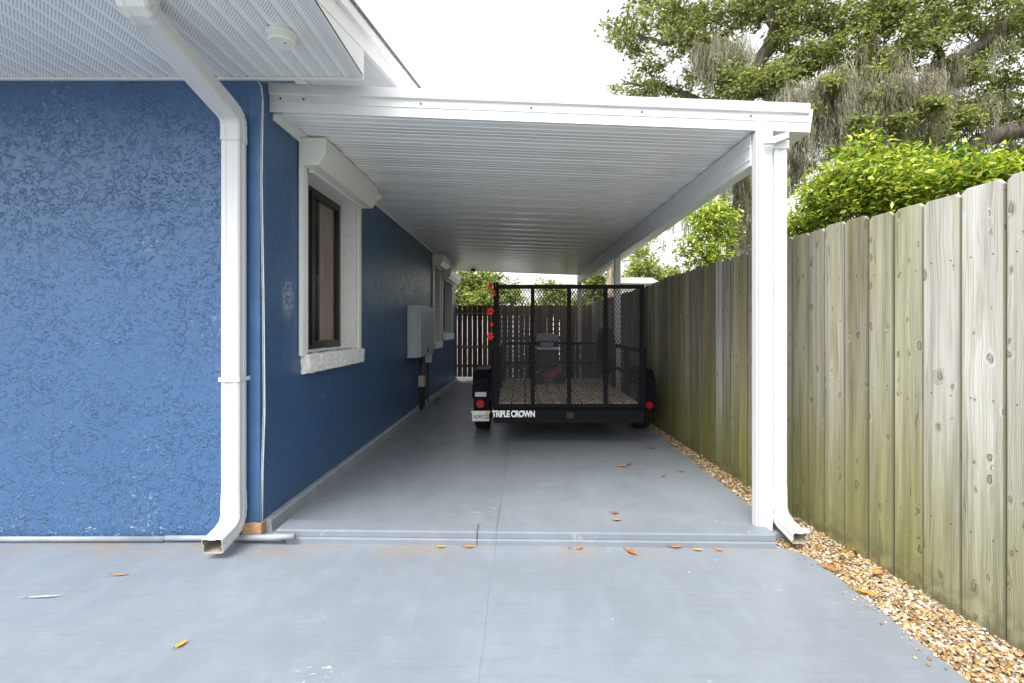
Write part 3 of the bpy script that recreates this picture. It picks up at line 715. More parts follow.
for x in (-.79,.45,1.60):
    q=MB(); q.cur=(.3,.5,.6,1); q.box(x-.04,x+.04,YG+.071,YG+.15,-.1,1.75); q.build('post',M['darkwood'],bf)

# ------------------------------------------------------------------ utility trailer
TX=.465; YT=4.90; HW=.735; TL=2.45
tr=empty('utility_trailer',(TX,YT+1.2,0),label='black utility trailer with tall mesh tailgate parked under the carport',cat='trailer')
fr=MB()
fr.box(TX-.765,TX+.765,YT+.01,YT+.07,.275,.435)
for s in (-1,1): fr.box(TX+s*.70-.03,TX+s*.70+.03,YT+.071,YT+TL,.36,.44)
fr.box(TX-.73,TX+.73,YT+TL+.001,YT+TL+.06,.34,.45)
for y in (.6,1.2,1.8): fr.box(TX-.669,TX+.669,YT+y,YT+y+.05,.37,.42)
fr.bar((TX-.6,YT+TL+.06,.37),(TX,YT+TL+1.25,.37),.06,.08); fr.bar((TX+.6,YT+TL+.06,.37),(TX,YT+TL+1.25,.37),.06,.08)
fr.tube([(TX-.9,YT+.95,.34),(TX+.9,YT+.95,.34)],.03,10)
fr.build('frame',M['black'],tr,bevel=.005)
bh=MB(); bh.box(TX-.02,TX+.05,YT+.004,YT+.0095,.325,.385); bh.build('step_bracket',M['rubber'],tr)
dk=MB(); x=TX-.725
while x<TX+.70: dk.box(x,x+.133,YT+.075,YT+TL-.01,.441,.475); x+=.1455
dk.build('deck',M['deck'],tr,bevel=.003)
for s in (-1,1):
    X=TX+s*.765; r=MB()
    r.box(X-.022,X+.022,YT+.0,YT+TL,.985,1.03)
    for y in (.03,.85,1.65,TL-.03): r.box(X-.022,X+.022,YT+y-.025,YT+y+.025,.436,.984)
    r.box(X-.015,X+.015,YT+.06,YT+TL-.06,.70,.735)
    r.build('side_rail',M['black'],tr,bevel=.003)
fp=MB(); yf=YT+TL-.02
fp.box(TX-.74,TX+.74,yf-.02,yf+.02,.985,1.03); fp.box(TX-.74,TX+.74,yf-.015,yf+.015,.70,.735)
for x in (-.36,0,.36): fp.box(TX+x-.018,TX+x+.018,yf-.018,yf+.018,.476,.984)
fp.build('front_rail',M['black'],tr)
def diamond(mb, x0,x1,z0,z1,y,px_,pz,w,th):
    sl=pz/px_
    for sgn in (1,-1):
        N=int((x1-x0)/px_+(z1-z0)/pz)+2
        for i in range(N):
            if sgn>0: a=x0-(z1-z0)/sl+i*px_; f=lambda z:a+(z-z0)/sl
            else: a=x0+i*px_; f=lambda z:a-(z-z0)/sl
            inv=lambda x:z0+(x-a)*sl*sgn
            za,zb=z0,z1; xa,xb_=f(za),f(zb)
            if sgn>0:
                if xa<x0: xa=x0; za=inv(x0)
                if xb_>x1: xb_=x1; zb=inv(x1)
            else:
                if xa>x1: xa=x1; za=inv(x1)
                if xb_<x0: xb_=x0; zb=inv(x0)
            if zb-za<.004: continue
            mb.bar((xa,y+sgn*th*.5,za),(xb_,y+sgn*th*.5,zb),w,th,up=(0,1,0))
gatebars=[-.735,-.3675,0,.3675,.735]
gt=MB(); yg=YT-.02
gt.box(TX-.755,TX+.755,yg-.02,yg+.02,1.635,1.675); gt.box(TX-.755,TX+.755,yg-.02,yg+.02,.44,.475)
for i,x in enumerate(gatebars):
    h=.028 if i in (0,) else .019
    gt.box(TX+x-h,TX+x+h,yg-.019,yg+.019,.476,1.634 if i else 1.70)
gobj=gt.build('tailgate',M['black'],tr,bevel=.003)
dm=MB(); diamond(dm,TX-.71,TX+.72,.476,1.634,yg+.028,.0300,.050,.0054,.003); dm.build('mesh_panel',M['mesh'],gobj)
dm=MB(); diamond(dm,TX-.72,TX+.72,.476,.984,yf+.03,.034,.056,.005,.003); dm.build('front_mesh',M['mesh'],tr)
for s in (-1,1):
    X=TX+s*.945; yw=YT+.98
    fe=MB(); pts=[(-.47,.46),(-.40,.66),(-.28,.76),(.28,.76),(.40,.66),(.47,.46),(.458,.455),(.39,.648),(.275,.747),(-.275,.747),(-.39,.648),(-.458,.455)]
    fe.prism(pts,lambda u,v,t:(t,yw+u,v),X-.09,X+.09)
    fe.box(X-.068,X+.068,yw-.475,yw-.462,.335,.60)
    fe.build('fender',M['black'],tr,bevel=.004)
    Rr=.335; tw=.095
    wh=empty('wheel',(X,yw,Rr)); wh.parent=tr; wh.location=(X-tr.location[0],yw-tr.location[1],Rr-tr.location[2])
    ty=MB(); ty.lathe([(.20,-.075),(.25,-tw),(.31,-tw*.93),(Rr-.004,-tw*.75),(Rr,-.05),(Rr-.007,-.045),(Rr-.007,-.035),(Rr,-.03),(Rr,-.006),(Rr-.007,-.004),(Rr-.007,.004),(Rr,.006),(Rr,.03),(Rr-.007,.035),(Rr-.007,.045),(Rr,.05),(Rr-.004,tw*.75),(.31,tw*.93),(.25,tw),(.20,.075)],(X,yw,Rr+.03),'x',36); ty.build('tyre',M['rubber'],wh)
    ri=MB(); ri.lathe([(.0,.03*s),(.06,.035*s),(.07,.02*s),(.15,.0),(.17,.05*s),(.205,.078*s),(.205,-.078*s),(.19,-.07*s),(.16,-.02*s),(0,-.02*s)],(X,yw,Rr+.03),'x',28,False); ri.build('rim',M['rim'],wh)
def disc(mb,c,r,dp,n=24): mb.lathe([(0,-dp),(r*.75,-dp),(r*.92,-dp*.8),(r,0)],c,'y',n,False)
yl=YT+.98-.476
for xx,zz in ((-.475,.395),(1.405,.38)):
    l=MB(); disc(l,(xx,yl-.001,zz),.052 if xx<0 else .044,.035)
    lo=l.build('tail_light',M['red_lens'],tr,smooth=False)
    lb_=MB(); 
    for r_ in (.034,.023,.012): lb_.lathe([(r_-.002,-.036),(r_,-.038),(r_+.002,-.036)],(xx,yl-.001,zz),'y',24)
    lb_.build('lens_ring',M['red_lens'],lo)
MB().box(-.535,-.41,yl-.006,yl-.001,.475,.525).build('reflector_label',M['silver'],tr)
lp=MB(); lp.box(-.565,-.375,yl-.03,yl-.026,.205,.312); lpo=lp.build('license_plate',M['plate'],tr,bevel=.001)
MB().box(-.577,-.365,yl-.025,yl-.018,.300,.318).build('plate_bracket',M['plate'],lpo)
st=MB(); st.box(-.418,-.383,yl-.0335,yl-.0305,.285,.305); st.build('sticker',M['orange'],lpo)
st=MB(); disc(st,(-.47,yl-.0305,.262),.016,.003,14); st.build('orange_emblem',M['orange'],lpo)
def text(body,name,mat,parent,loc,size,off=.0,spacing=1,extr=.002,xs=1):
    cu=bpy.data.curves.new('txt','FONT'); cu.body=body; cu.size=size; cu.offset=off; cu.extrude=extr; cu.space_character=spacing; cu.align_x='LEFT'
    to=bpy.data.objects.new('txt',cu); COL.objects.link(to)
    bpy.context.view_layer.update()
    me=bpy.data.meshes.new_from_object(to.evaluated_get(bpy.context.evaluated_depsgraph_get()))
    bpy.data.objects.remove(to)
    co=np.zeros(len(me.vertices)*3,np.float32); me.vertices.foreach_get('co',co); co=co.reshape(-1,3); co[:,0]*=xs
    V=np.stack([co[:,0]+loc[0],loc[1]-co[:,2],co[:,1]+loc[2]],1)
    me.vertices.foreach_set('co',V.ravel()); me.update()
    for m in list(me.materials): pass
    me.materials.clear()
    me.name=name
    return link(name,me,mat,parent)
text('TRIPLE CROWN','lettering',M['letter'],tr,(-.312,YT+.0065,.340),.088,.0036,.92,.002,.73)
text('NX','plate_text',M['green'],lpo,(-.553,yl-.0325,.235),.062,.0006,.95,.001)
text('CZL','plate_text',M['green'],lpo,(-.452,yl-.0325,.235),.055,.0006,.9,.001)
# spare wheel clamped inside the right rail
X=1.10; yw=6.45; zz=.93
ty=MB(); Rr=.31; tw=.085; ty.lathe([(.19,-.06),(.24,-tw),(.29,-tw*.93),(Rr,-.05),(Rr-.007,-.03),(Rr,-.02),(Rr,.02),(Rr-.007,.03),(Rr,.05),(.29,tw*.93),(.24,tw),(.19,.06)],(X,yw,zz),'x',32); so=ty.build('spare_tyre',M['rubber'],tr)
ri=MB(); ri.lathe([(.0,-.03),(.07,-.03),(.15,.0),(.195,-.06),(.195,.06),(0,.06)],(X,yw,zz),'x',24,False); ri.build('rim',M['black'],so)
# gate side hinges
for x in (-.70,.70):
    hg=MB(); hg.tube([(TX+x-.05,YT-.005,.45),(TX+x+.05,YT-.005,.45)],.014,8); hg.build('hinge',M['silver'],tr)

# garden machine in the trailer bed
gmx,gmy=.38,6.75
gmc=empty('garden_machine',(gmx,gmy,.475),label='small engine machine with grey tank and red base standing on the trailer deck',cat='machine')
t=MB(); t.prism([(-.20,1.06),(-.21,1.12),(-.17,1.16),(.05,1.165),(.11,1.13),(.12,1.08),(.06,1.05)],lambda u,v,s:(gmx+u,s,v),gmy-.13,gmy+.13); t.build('fuel_tank',M['greyplastic'],gmc,bevel=.025)
MB().box(gmx-.13,gmx+.04,gmy-.09,gmy+.09,.97,1.049).build('air_cleaner',M['greyplastic'],gmc,bevel=.015)
MB().box(gmx-.20,gmx+.13,gmy-.15,gmy+.15,.945,.968).build('handle_plate',M['silver'],gmc,bevel=.005)
MB().box(gmx-.18,gmx+.11,gmy-.14,gmy+.14,.70,.944).build('engine_block',M['mesh'],gmc,bevel=.03)
b=MB(); b.prism([(-.22,.555),(-.20,.62),(-.04,.63),(.08,.71),(.15,.72),(.17,.60),(.15,.555)],lambda u,v,s:(gmx+u,s,v),gmy-.17,gmy+.17); b.build('base',M['red'],gmc,bevel=.012)
MB().box(gmx-.16,gmx+.09,gmy-.12,gmy+.12,.635,.699).build('mount',M['mesh'],gmc)
for sx in (-.17,.12):
    for sy in (-.19,.19):
        w_=MB(); w_.lathe([(0,-.02),(.06,-.02),(.075,-.012),(.075,.012),(.06,.02),(0,.02)],(gmx+sx,gmy+sy,.551),'y',18,False); w_.build('wheel',M['rubber'],gmc)

# red cloth flowers on a cord down the left tailgate post
ga=empty('flower_garland',(TX-.80,YT-.05,1.65),label='string of red flowers hanging down the left tailgate post',cat='garland')
gp=[P(491,282,4.86),P(492,300,4.86),P(491,318,4.86),P(492,342,4.86)]
s=MB(); s.tube(gp,.0035,6); s.tube([P(492,284,4.86),P(494,280,4.85),P(496,287,4.85)],.004,6); s.build('cord',M['stem'],ga)
def flower(px,py,r,tilt,n=5,long=1.0):
    c=np.array(P(px,py,4.845)); mb=MB()
    for k in range(n):
        a=2*math.pi*k/n+tilt; rows=[]
        d=np.array((math.cos(a)*.75,-.35-.2*random.random(),math.sin(a)*long)); d/=np.linalg.norm(d)
        side=np.cross(d,(0,1,0)); side/=np.linalg.norm(side)
        vs=[]
        for i,(tt,ww) in enumerate(((0,.10),(.35,.36),(.7,.42),(1,.16))):
            m_=c+d*r*tt+np.array((0,-.012*math.sin(tt*3),0))
            vs+=[m_-side*r*ww,m_+np.array((0,.006,0)),m_+side*r*ww]
        vs=[tuple(q) for q in vs]; fs=[]
        for i in range(3):
            for j in range(2): fs.append((i*3+j,i*3+j+1,i*3+j+4,i*3+j+3))
        mb.add(vs,fs)
    o=mb.build('flower',M['petal'],ga,smooth=True); sd=o.modifiers.new('s','SOLIDIFY'); sd.thickness=.003
random.seed(3)
flower(490.5,286,.036,.3,4,2.0); flower(494,293.5,.032,1.1,4,1.6); flower(490.5,311.5,.042,.2,5); flower(492,324.5,.022,.6); flower(490.5,336,.042,.9)

# ------------------------------------------------------------------ vegetation
def leaf_mesh(name, C, L, W, up=.4, cols=None, fold=.25, droop=0):
    n=len(C)
    d=RNG.normal(size=(n,3)); d[:,2]=d[:,2]*.6-droop; d/=np.linalg.norm(d,axis=1,keepdims=True)
    nr=RNG.normal(size=(n,3)); nr[:,2]+=up*3; 
    s=np.cross(d,nr); s/=np.linalg.norm(s,axis=1,keepdims=True)+1e-9
    nn=np.cross(s,d)
    L=np.asarray(L).reshape(-1,1); W=np.asarray(W).reshape(-1,1)
    base=C; tip=C+d*L - nn*L*.12; mid=C+d*L*.45+nn*0
    a=mid-s*W*.5+nn*W*fold; b=mid+s*W*.5+nn*W*fold
    V=np.stack([base,a,tip,b],1).reshape(-1,3)
    i=np.arange(n)*4
    Fq=np.concatenate([np.stack([i,i+2,i+1],1),np.stack([i,i+3,i+2],1)])
    return np_mesh(name,V,Fq,np.repeat(cols,4,0))
def pick(n, pal, wts, jit=.22):
    pal=np.array(pal); c=pal[RNG.choice(len(pal),n,p=np.array(wts)/sum(wts))]
    return np.clip(c*(1+RNG.normal(size=(n,1))*jit),.004,.9)
def clumps(blobs, per, sub, spread):
    """blobs: (x,y,z,rx,ry,rz,weight) -> leaf centres gathered in twig-sized clumps, with bare gaps between them"""
    out=[];tw=[]
    for (x,y,z,rx,ry,rz,w) in blobs:
        k=max(2,int(sub*w)); q=RNG.normal(size=(k,3)); q/=np.linalg.norm(q,axis=1,keepdims=True); q*=RNG.random((k,1))**.45
        cc=np.array((x,y,z))+q*np.array((rx,ry,rz))
        tw.append((np.array((x,y,z)),cc))
        for c in cc:
            m=max(3,int(per*RNG.uniform(.5,1.5))); s=spread*RNG.uniform(.6,1.3)
            out.append(c+RNG.normal(size=(m,3))*np.array((s,s,s*.62)))
    return np.concatenate(out),tw
def blob(px,py,Y,rpx,rpy=None,w=1.,ry=None):
    x,y,z=P(px,py,Y); rx=rpx*Y/F; rz=(rpy or rpx)*Y/F
    return (x,y,z,rx,ry or max(rx,rz),rz,w)
OAK=[(.18,.215,.075),(.27,.30,.11),(.11,.14,.045),(.34,.36,.17),(.36,.30,.12)]
def limb(mb, pts, r0, r1, n=8, wob=.04):
    P_=[np.array(p,float) for p in pts]; out=[]
    for i in range(len(P_)-1):
        a=P_[max(i-1,0)];b=P_[i];c=P_[i+1];d=P_[min(i+2,len(P_)-1)]
        for k in range(5):
            t=k/5; out.append(.5*((2*b)+(-a+c)*t+(2*a-5*b+4*c-d)*t*t+(-a+3*b-3*c+d)*t**3)+np.array([random.uniform(-wob,wob) for _ in range(3)])*(1 if i+k else 0))
    out.append(P_[-1]); m=len(out)
    mb.tube(out,[r0+(r1-r0)*(i/(m-1))**.8 for i in range(m)],n); return out
def twigs(mb, tw, limbpts, every=1, r=.012):
    LP=np.array(limbpts)
    for c0,cc in tw:
        for c in cc[::every]:
            d=np.linalg.norm(LP-c,axis=1); p=LP[d.argmin()]
            pass
            m=(p+c)/2+np.array((random.uniform(-.15,.15),random.uniform(-.15,.15),.12))
            mb.tube([p,m,c],[r,r*.7,r*.35],4,False)
def moss_mesh(name, curtains):
    """Spanish moss: shaggy tassels, each a hanging spine with many short curling strands along it"""
    Vs=[];Fs=[];Cs=[];base=0
    for (p0,p1,cnt,lmin,lmax,dep) in curtains:
        p0=np.array(p0);p1=np.array(p1)
        for k in range(max(5,int(cnt/6.5))):
            t=random.random(); q0=p0+(p1-p0)*t+np.array((random.gauss(0,.08),random.gauss(0,dep),random.gauss(0,.16)))
            Lt=random.uniform(lmin,lmax)*random.uniform(.35,1); wt=random.uniform(.035,.085)
            tone=np.array(random.choice(((.275,.26,.19),(.225,.21,.145),(.33,.315,.245),(.16,.145,.10),(.25,.245,.17))))*random.uniform(.85,1.2)
            sway=np.array((random.gauss(0,.05),random.gauss(0,.05),0))
            for _ in range(int(34+70*Lt)):
                h=random.random()**1.1; r=wt*(1-.75*h)
                q=q0+sway*h*Lt+np.array((random.gauss(0,r),random.gauss(0,r),-h*Lt))
                L=random.uniform(.08,.26)*(1-.3*h); w=random.uniform(.0028,.0065); ang=random.uniform(0,math.pi); ax=np.array((math.cos(ang),math.sin(ang),0))
                dr=np.array((random.gauss(0,.16),random.gauss(0,.16),0)); cl=tone*random.uniform(.8,1.15); seg=3
                for i in range(seg+1):
                    s=i/seg; c=q+dr*L*math.sin(s*2.6)+np.array((random.gauss(0,.008),random.gauss(0,.008),-L*s)); ww=w*(1-.7*s)
                    Vs+=[c-ax*ww,c+ax*ww]; Cs+=[cl,cl]
                for i in range(seg): Fs.append((base+2*i,base+2*i+1,base+2*i+3,base+2*i+2))
                base+=2*(seg+1)
    return np_mesh(name,np.array(Vs),np.array(Fs),np.array(Cs))

random.seed(21)
# --- the large oak whose trunk stands just beyond the fence
oak=empty('oak_tree',(4.15,9.2,-.06),label='big live oak hung with grey moss, trunk behind the carport corner post',cat='tree')
tb=MB(); LPs=[]
LPs+=limb(tb,[(4.10,9.2,-.1),(4.12,9.2,1.6),P(748,230,9.1),P(758,150,9.0)],.42,.30,12,.02)
LPs+=limb(tb,[P(752,170,9.0),P(742,110,8.8),P(752,78,8.7),P(768,45,8.6),P(772,20,8.6),P(760,-30,8.6)],.22,.06)
LPs+=limb(tb,[P(768,45,8.6),P(782,28,8.6),P(795,-10,8.5),P(800,-60,8.5)],.10,.04)
LPs+=limb(tb,[P(755,130,9.0),P(720,60,8.7),P(690,46,8.5),P(660,42,8.3),P(628,32,8.1)],.11,.02)
LPs+=limb(tb,[P(700,48,8.6),P(680,10,8.6),P(660,-30,8.6)],.05,.02)
LPs+=limb(tb,[P(758,150,9.0),P(790,85,8.6),P(830,45,8.2),P(870,5,8.0),P(900,-60,8.0)],.16,.05)
LPs+=limb(tb,[P(752,160,9.0),P(700,100,9.2),P(650,85,9.4),P(622,84,9.5)],.08,.015)
tb.build('trunk',M['bark'],oak,smooth=True)
bl=[blob(640,30,8.2,32,22,.9),blob(668,12,8.5,34,20,1.0),blob(700,22,8.6,34,24,1.1),blob(735,12,8.6,30,22,.9),blob(715,55,8.5,26,10,.55),
    blob(690,40,8.4,26,14,.7),blob(760,12,8.7,24,16,.55),blob(790,30,8.4,26,24,.7),blob(820,15,8.2,36,26,1.2),blob(845,50,8.0,34,22,1.0),
    blob(640,90,9.4,26,9,.5),blob(680,88,9.3,28,12,.6),blob(655,75,9.4,26,12,.3),blob(725,85,8.3,26,14,.9),blob(760,92,8.2,24,12,.7),
    blob(800,60,8.1,26,14,.7),blob(870,20,8.0,36,26,1.2),blob(785,190,9.6,14,20,.4),blob(800,165,8.6,12,12,.3),blob(770,80,8,30,14,.8),blob(745,88,8,26,10,.7),blob(795,75,9,24,16,.5),
    blob(660,-30,8.6,60,24,1.3),blob(760,-35,8.5,60,30,1.5),blob(850,-30,8.2,60,26,1.6)]
Cc,tw=clumps(bl,44,34,.085)
me=leaf_mesh('crown',Cc,RNG.uniform(.055,.105,len(Cc)),RNG.uniform(.028,.05,len(Cc)),.35,pick(len(Cc),OAK,[4,4,3,2,.7]))
link('crown',me,M['leafm'],oak)
tg=MB(); twigs(tg,tw,LPs,2,.010); tg.build('twigs',M['twig'],oak)
moss=[(P(785,95,7.75),P(850,82,7.6),1000,.6,2.2,.2),(P(765,108,8.0),P(800,100,7.9),360,.5,1.9,.15),(P(700,45,8.5),P(722,48,8.5),110,.25,.75,.08),(P(728,50,8.6),P(742,52,8.6),110,.3,.8,.08),
      (P(735,150,8.7),P(765,150,8.7),300,.6,2.0,.2),(P(840,90,7.5),P(880,88,7.4),420,.4,1.6,.15),(P(700,48,8.1),P(722,50,8.1),140,.25,.7,.06),(P(728,52,8.2),P(745,56,8.2),140,.3,.7,.06),(P(672,215,9.6),P(690,200,9.6),60,.2,.9,.1),(P(690,185,9.3),P(745,160,9.2),170,.4,1.5,.25),(P(655,222,9.8),P(668,218,9.8),16,.3,.6,.03)]
link('hanging_moss',moss_mesh('hanging_moss',moss),M['mossm'],oak)

# --- the second oak leaning in from the right
oak2=empty('oak_tree',(12.6,9.0,-.06),label='second live oak whose thick mossy limbs reach in from the right',cat='tree')
tb=MB(); LQ=[]
LQ+=limb(tb,[(12.6,9.0,-.1),(12.5,9,1.8),(12.2,8.9,3.6)],.5,.40,12,.02)
LQ+=limb(tb,[(12.2,8.9,3.5),P(1100,85,8.6),P(1024,128,8.2),P(980,142,8.0),P(930,170,7.9),P(870,165,7.9),P(840,150,7.9)],.24,.05)
LQ+=limb(tb,[(12.3,8.9,3.6),P(1090,-30,8.3),P(1024,8,8),P(985,40,7.9),P(955,58,7.8),P(935,66,7.8),P(900,75,7.8),P(870,82,7.9)],.17,.03)
LQ+=limb(tb,[P(942,62,7.8),P(938,45,7.7),P(930,20,7.7),P(920,-20,7.7)],.06,.02)
LQ+=limb(tb,[P(1100,60,8.6),P(1024,82,8.4),P(995,76,8.4),P(965,84,8.4)],.07,.02)
LQ+=limb(tb,[P(930,170,7.9),P(925,150,7.9),P(900,128,7.9),P(878,118,7.9)],.07,.02)
LQ+=limb(tb,[(12.4,8.95,2.6),(11.2,6,4.2),(9.4,2.5,5.2),(8.2,-1.5,5.8),(7.6,-5.5,6.3)],.26,.05)  # unseen limb added to carry the out-of-view canopy
tb.build('trunk',M['bark'],oak2,smooth=True)
tb=MB(); limb(tb,[P(942,60,7.75),P(938,40,7.7),P(933,22,7.7)],.018,.005,5,.02); limb(tb,[P(934,24,7.7),P(944,30,7.7),P(953,38,7.7)],.014,.004,5,.02); tb.build('dead_branch',M['palebark'],oak2)
bl=[blob(905,15,7.8,36,24,1.3),blob(945,10,7.8,36,22,1.1),blob(985,15,7.9,34,24,1.2),blob(1015,35,8.0,26,20,.8),blob(890,55,7.7,32,18,1.0),
    blob(925,40,7.6,30,16,.8),blob(960,75,7.9,22,14,.4),blob(1000,85,8.3,26,16,.6),blob(1020,105,8.3,22,14,.6),blob(975,110,8.2,24,14,.5),
    blob(950,118,8.1,26,14,.8),blob(900,100,7.8,24,12,.6),blob(870,78,7.7,24,12,.7),blob(985,60,8,22,14,.4),blob(1005,155,8.6,24,10,.7),blob(960,165,8.8,26,8,.5),
    blob(870,108,7.9,20,12,.4),blob(930,-30,7.8,70,24,1.6),blob(1050,20,8,40,50,1.8),blob(1060,110,8.2,30,30,.9),blob(1010,120,8.3,24,12,.6),blob(862,112,7.5,12,9,.35),blob(895,128,7.5,14,9,.35),blob(960,120,7.6,22,12,.7),blob(940,138,7.6,16,8,.4),blob(880,96,7.2,9,6,.2),blob(835,85,7.3,14,7,.25),blob(858,128,7.2,12,8,.3),blob(900,120,7.1,14,8,.3),blob(815,110,7.5,8,6,.15),blob(842,150,7.4,10,7,.2),blob(925,105,7.1,12,8,.3)]
random.seed(31)
for i in range(4):
    yy=random.uniform(-7,8); xx=random.uniform(max(3.6,1.15*yy+2.2),15); bl.append((xx,yy,random.uniform(3.4,8.5)+max(0,(5-xx)*.5),1.5,1.5,1.0,.75))  # unseen canopy added out of view to block sky from the right
Cc,tw=clumps(bl,44,34,.08)
far_=(Cc[:,0]>1.12*np.maximum(Cc[:,1],.3)+.8); sel=np.where(far_)[0]
me=leaf_mesh('crown',Cc,RNG.uniform(.05,.10,len(Cc))*np.where(far_,2.2,1),RNG.uniform(.026,.048,len(Cc))*np.where(far_,2.4,1),.35,pick(len(Cc),OAK,[4,4,3,2.4,.9]))
link('crown',me,M['leafm'],oak2)
tg=MB(); twigs(tg,tw,LQ,2,.010); tg.build('twigs',M['twig'],oak2)
moss=[(P(870,90,7.4),P(935,80,7.3),560,.4,1.5,.15),(P(938,66,7.8),P(962,62,7.8),150,.4,1.1,.1),(P(855,120,8),P(925,120,7.9),330,.4,1.2,.25),(P(930,140,8),P(975,140,8),130,.2,.7,.12),(P(980,45,7.9),P(1000,30,7.9),60,.2,.6,.08),
      (P(985,135,8.1),P(1024,125,8.2),70,.2,.6,.1),(P(850,55,7.8),P(890,60,7.7),150,.3,.8,.15),(P(940,100,8),P(985,100,8),120,.3,.8,.2)]
link('hanging_moss',moss_mesh('hanging_moss',moss),M['mossm'],oak2)

# --- shrubs just over the fence
YG_=[(.27,.36,.04),(.42,.47,.06),(.13,.23,.03),(.55,.56,.14),(.06,.12,.02)]
def shrub(name,label,bl,base,per,sub,spread,L,W,wts,up=.5):
    o=empty(name,base,label=label,cat='shrub')
    Cc,tw=clumps(bl,per,sub,spread)
    keep=Cc[:,0]>np.array([fx(min(max(y,.4),11)) for y in Cc[:,1]])+.07
    keep|=Cc[:,2]>2.0
    Cc=Cc[keep]
    me=leaf_mesh('foliage',Cc,RNG.uniform(*L,len(Cc)),RNG.uniform(*W,len(Cc)),up,pick(len(Cc),YG_,wts),.2,.25)
    link('foliage',me,M['leafm'],o)
    s=MB(); b=np.array(base,float)
    for c0,cc in tw:
        s.tube([b+np.array((random.uniform(-.15,.15),random.uniform(-.2,.2),0)),(b+c0)/2+np.array((0,0,-.2)),c0],[.022,.016,.01],5)
        for c in cc[::2]: s.tube([c0,(c0+c)/2+np.array((0,0,.03)),c],[.008,.006,.003],4,False)
    s.build('stems',M['twig'],o); return o
shrub('shrub','bright yellow-green leafy shrub spilling over the near fence boards',
  [blob(865,180,3.75,36,26,1.2),blob(835,195,3.95,30,26,1.1),blob(905,190,3.6,36,22,1.2),blob(945,185,3.45,34,16,1.0),blob(985,172,3.25,34,12,.9),blob(1020,168,3.1,24,10,.7),
   blob(815,215,4.2,24,22,.9),blob(860,205,3.9,40,20,1.1),blob(795,228,4.4,18,16,.6),blob(868,148,3.8,5,14,.25),blob(856,158,3.85,4,10,.15),blob(905,160,3.7,5,10,.15),blob(840,170,3.9,5,9,.15),blob(822,192,4.1,5,10,.15),blob(930,164,3.55,5,8,.12),blob(900,210,3.9,50,20,1.2)],(2.75,3.7,-.06),21,54,.075,(.024,.080),(.012,.034),[4,4,3,2.2,2])
shrub('shrub','darker upright shrub standing behind the yellow-green one by the fence',
  [blob(915,160,4.6,26,18,.9),blob(890,165,4.7,24,16,.7),blob(955,165,4.5,26,14,.8),blob(978,172,4.4,22,14,.6)],(3.6,4.6,-.06),24,26,.06,(.06,.10),(.026,.04),[1,.6,4,.2,4])
shrub('shrub','rounded yellow-green shrub rising alone above the fence left of the corner post',
  [blob(710,232,6.2,30,28,1.9),blob(706,258,6.2,30,16,1.2),blob(715,214,6.2,22,16,1.0),(2.40,6.2,1.5,.4,.35,.5,1.0)],(2.45,6.2,-.06),17,42,.07,(.04,.10),(.016,.036),[4,4,3,2,1.5])

# --- trees beyond
FAR=[(.19,.24,.065),(.28,.32,.09),(.11,.145,.04),(.38,.39,.13)]
def far_tree(label,x,Y,h,bl,n,Lf,wts,trunk=.12,bk='bark'):
    o=empty('tree',(x,Y,-.06),label=label,cat='tree')
    t=MB(); pts=limb(t,[(x,Y,-.1),(x+.05,Y,h*.45),(x,Y,h)],trunk,trunk*.5,8,.02)
    for b in bl: limb(t,[(x,Y,h*.6),((x+b[0])/2,(Y+b[1])/2,(h*.7+b[2])/2),b[:3]],trunk*.4,.02,6,.05)
    t.build('trunk',M[bk],o,smooth=True)
    Cc,tw=clumps(bl,n,26,.16)
    me=leaf_mesh('crown',Cc,RNG.uniform(*Lf,len(Cc)),RNG.uniform(Lf[0]*.5,Lf[1]*.5,len(Cc)),.35,pick(len(Cc),FAR,wts)); link('crown',me,M['leafm'],o)
    return o
far_tree('dense olive-green tree behind the dark gate',-1.9,17,3.0,[blob(470,285,17,30,18,1.6),blob(495,290,17,22,16,1.4),blob(450,270,17.5,30,25,1.5),blob(480,302,16.5,24,10,1.2),blob(440,300,17,30,20,1.2),blob(510,296,17.5,14,10,.8)],44,(.10,.19),[3,4,2,2])
far_tree('small bright green tree seen through the tailgate mesh',1.3,15.5,2.4,[blob(555,298,15.5,14,12,1.2),blob(566,306,15.5,14,8,.9),blob(548,308,15.4,14,7,.9),blob(550,290,15.5,7,8,.5)],34,(.09,.16),[3,4,2,2])
far_tree('leafy tree beside the pale trunk past the carport end',2.55,14.2,3.0,[blob(596,285,14.2,12,14,1.0),blob(588,300,14.3,12,12,.9),blob(600,268,14.2,10,8,.5)],34,(.09,.16),[3,2,4,.8])
far_tree('airy yellow-green tree above the far part of the side fence',4.9,17.5,2.6,[blob(650,272,17.5,20,10,1.0),blob(668,278,17.3,18,8,.9),blob(635,268,17.5,12,12,.7),blob(642,250,17.6,10,12,.4),blob(690,282,17.6,20,6,.7)],30,(.10,.19),[2,5,1,3])
o=empty('bare_tree',(2.35,13.0,-.06),label='bare pale brown tree trunk just past the carport end',cat='tree')
t=MB(); limb(t,[(2.38,13,-.1),(2.36,13,1.5),(2.36,13,3.2),(2.4,13,6.5)],.13,.10,10,.015); t.build('trunk',M['palebark'],o,smooth=True)
# a loose belt of woods far off behind everything
bl=[]; random.seed(9)
for i in range(26):
    x=-44+i*3.6+random.uniform(-1,1); bl.append((x,46+random.uniform(-3,6),random.uniform(1,2.6),2.6,2.2,random.uniform(1.6,2.8),1.4))
Cc,tw=clumps(bl,38,22,.4); me=leaf_mesh('woods',Cc,RNG.uniform(.3,.6,len(Cc)),RNG.uniform(.18,.32,len(Cc)),.35,pick(len(Cc),FAR,[3,3,3,1])); link('woods',me,M['leafm'],kind='stuff')

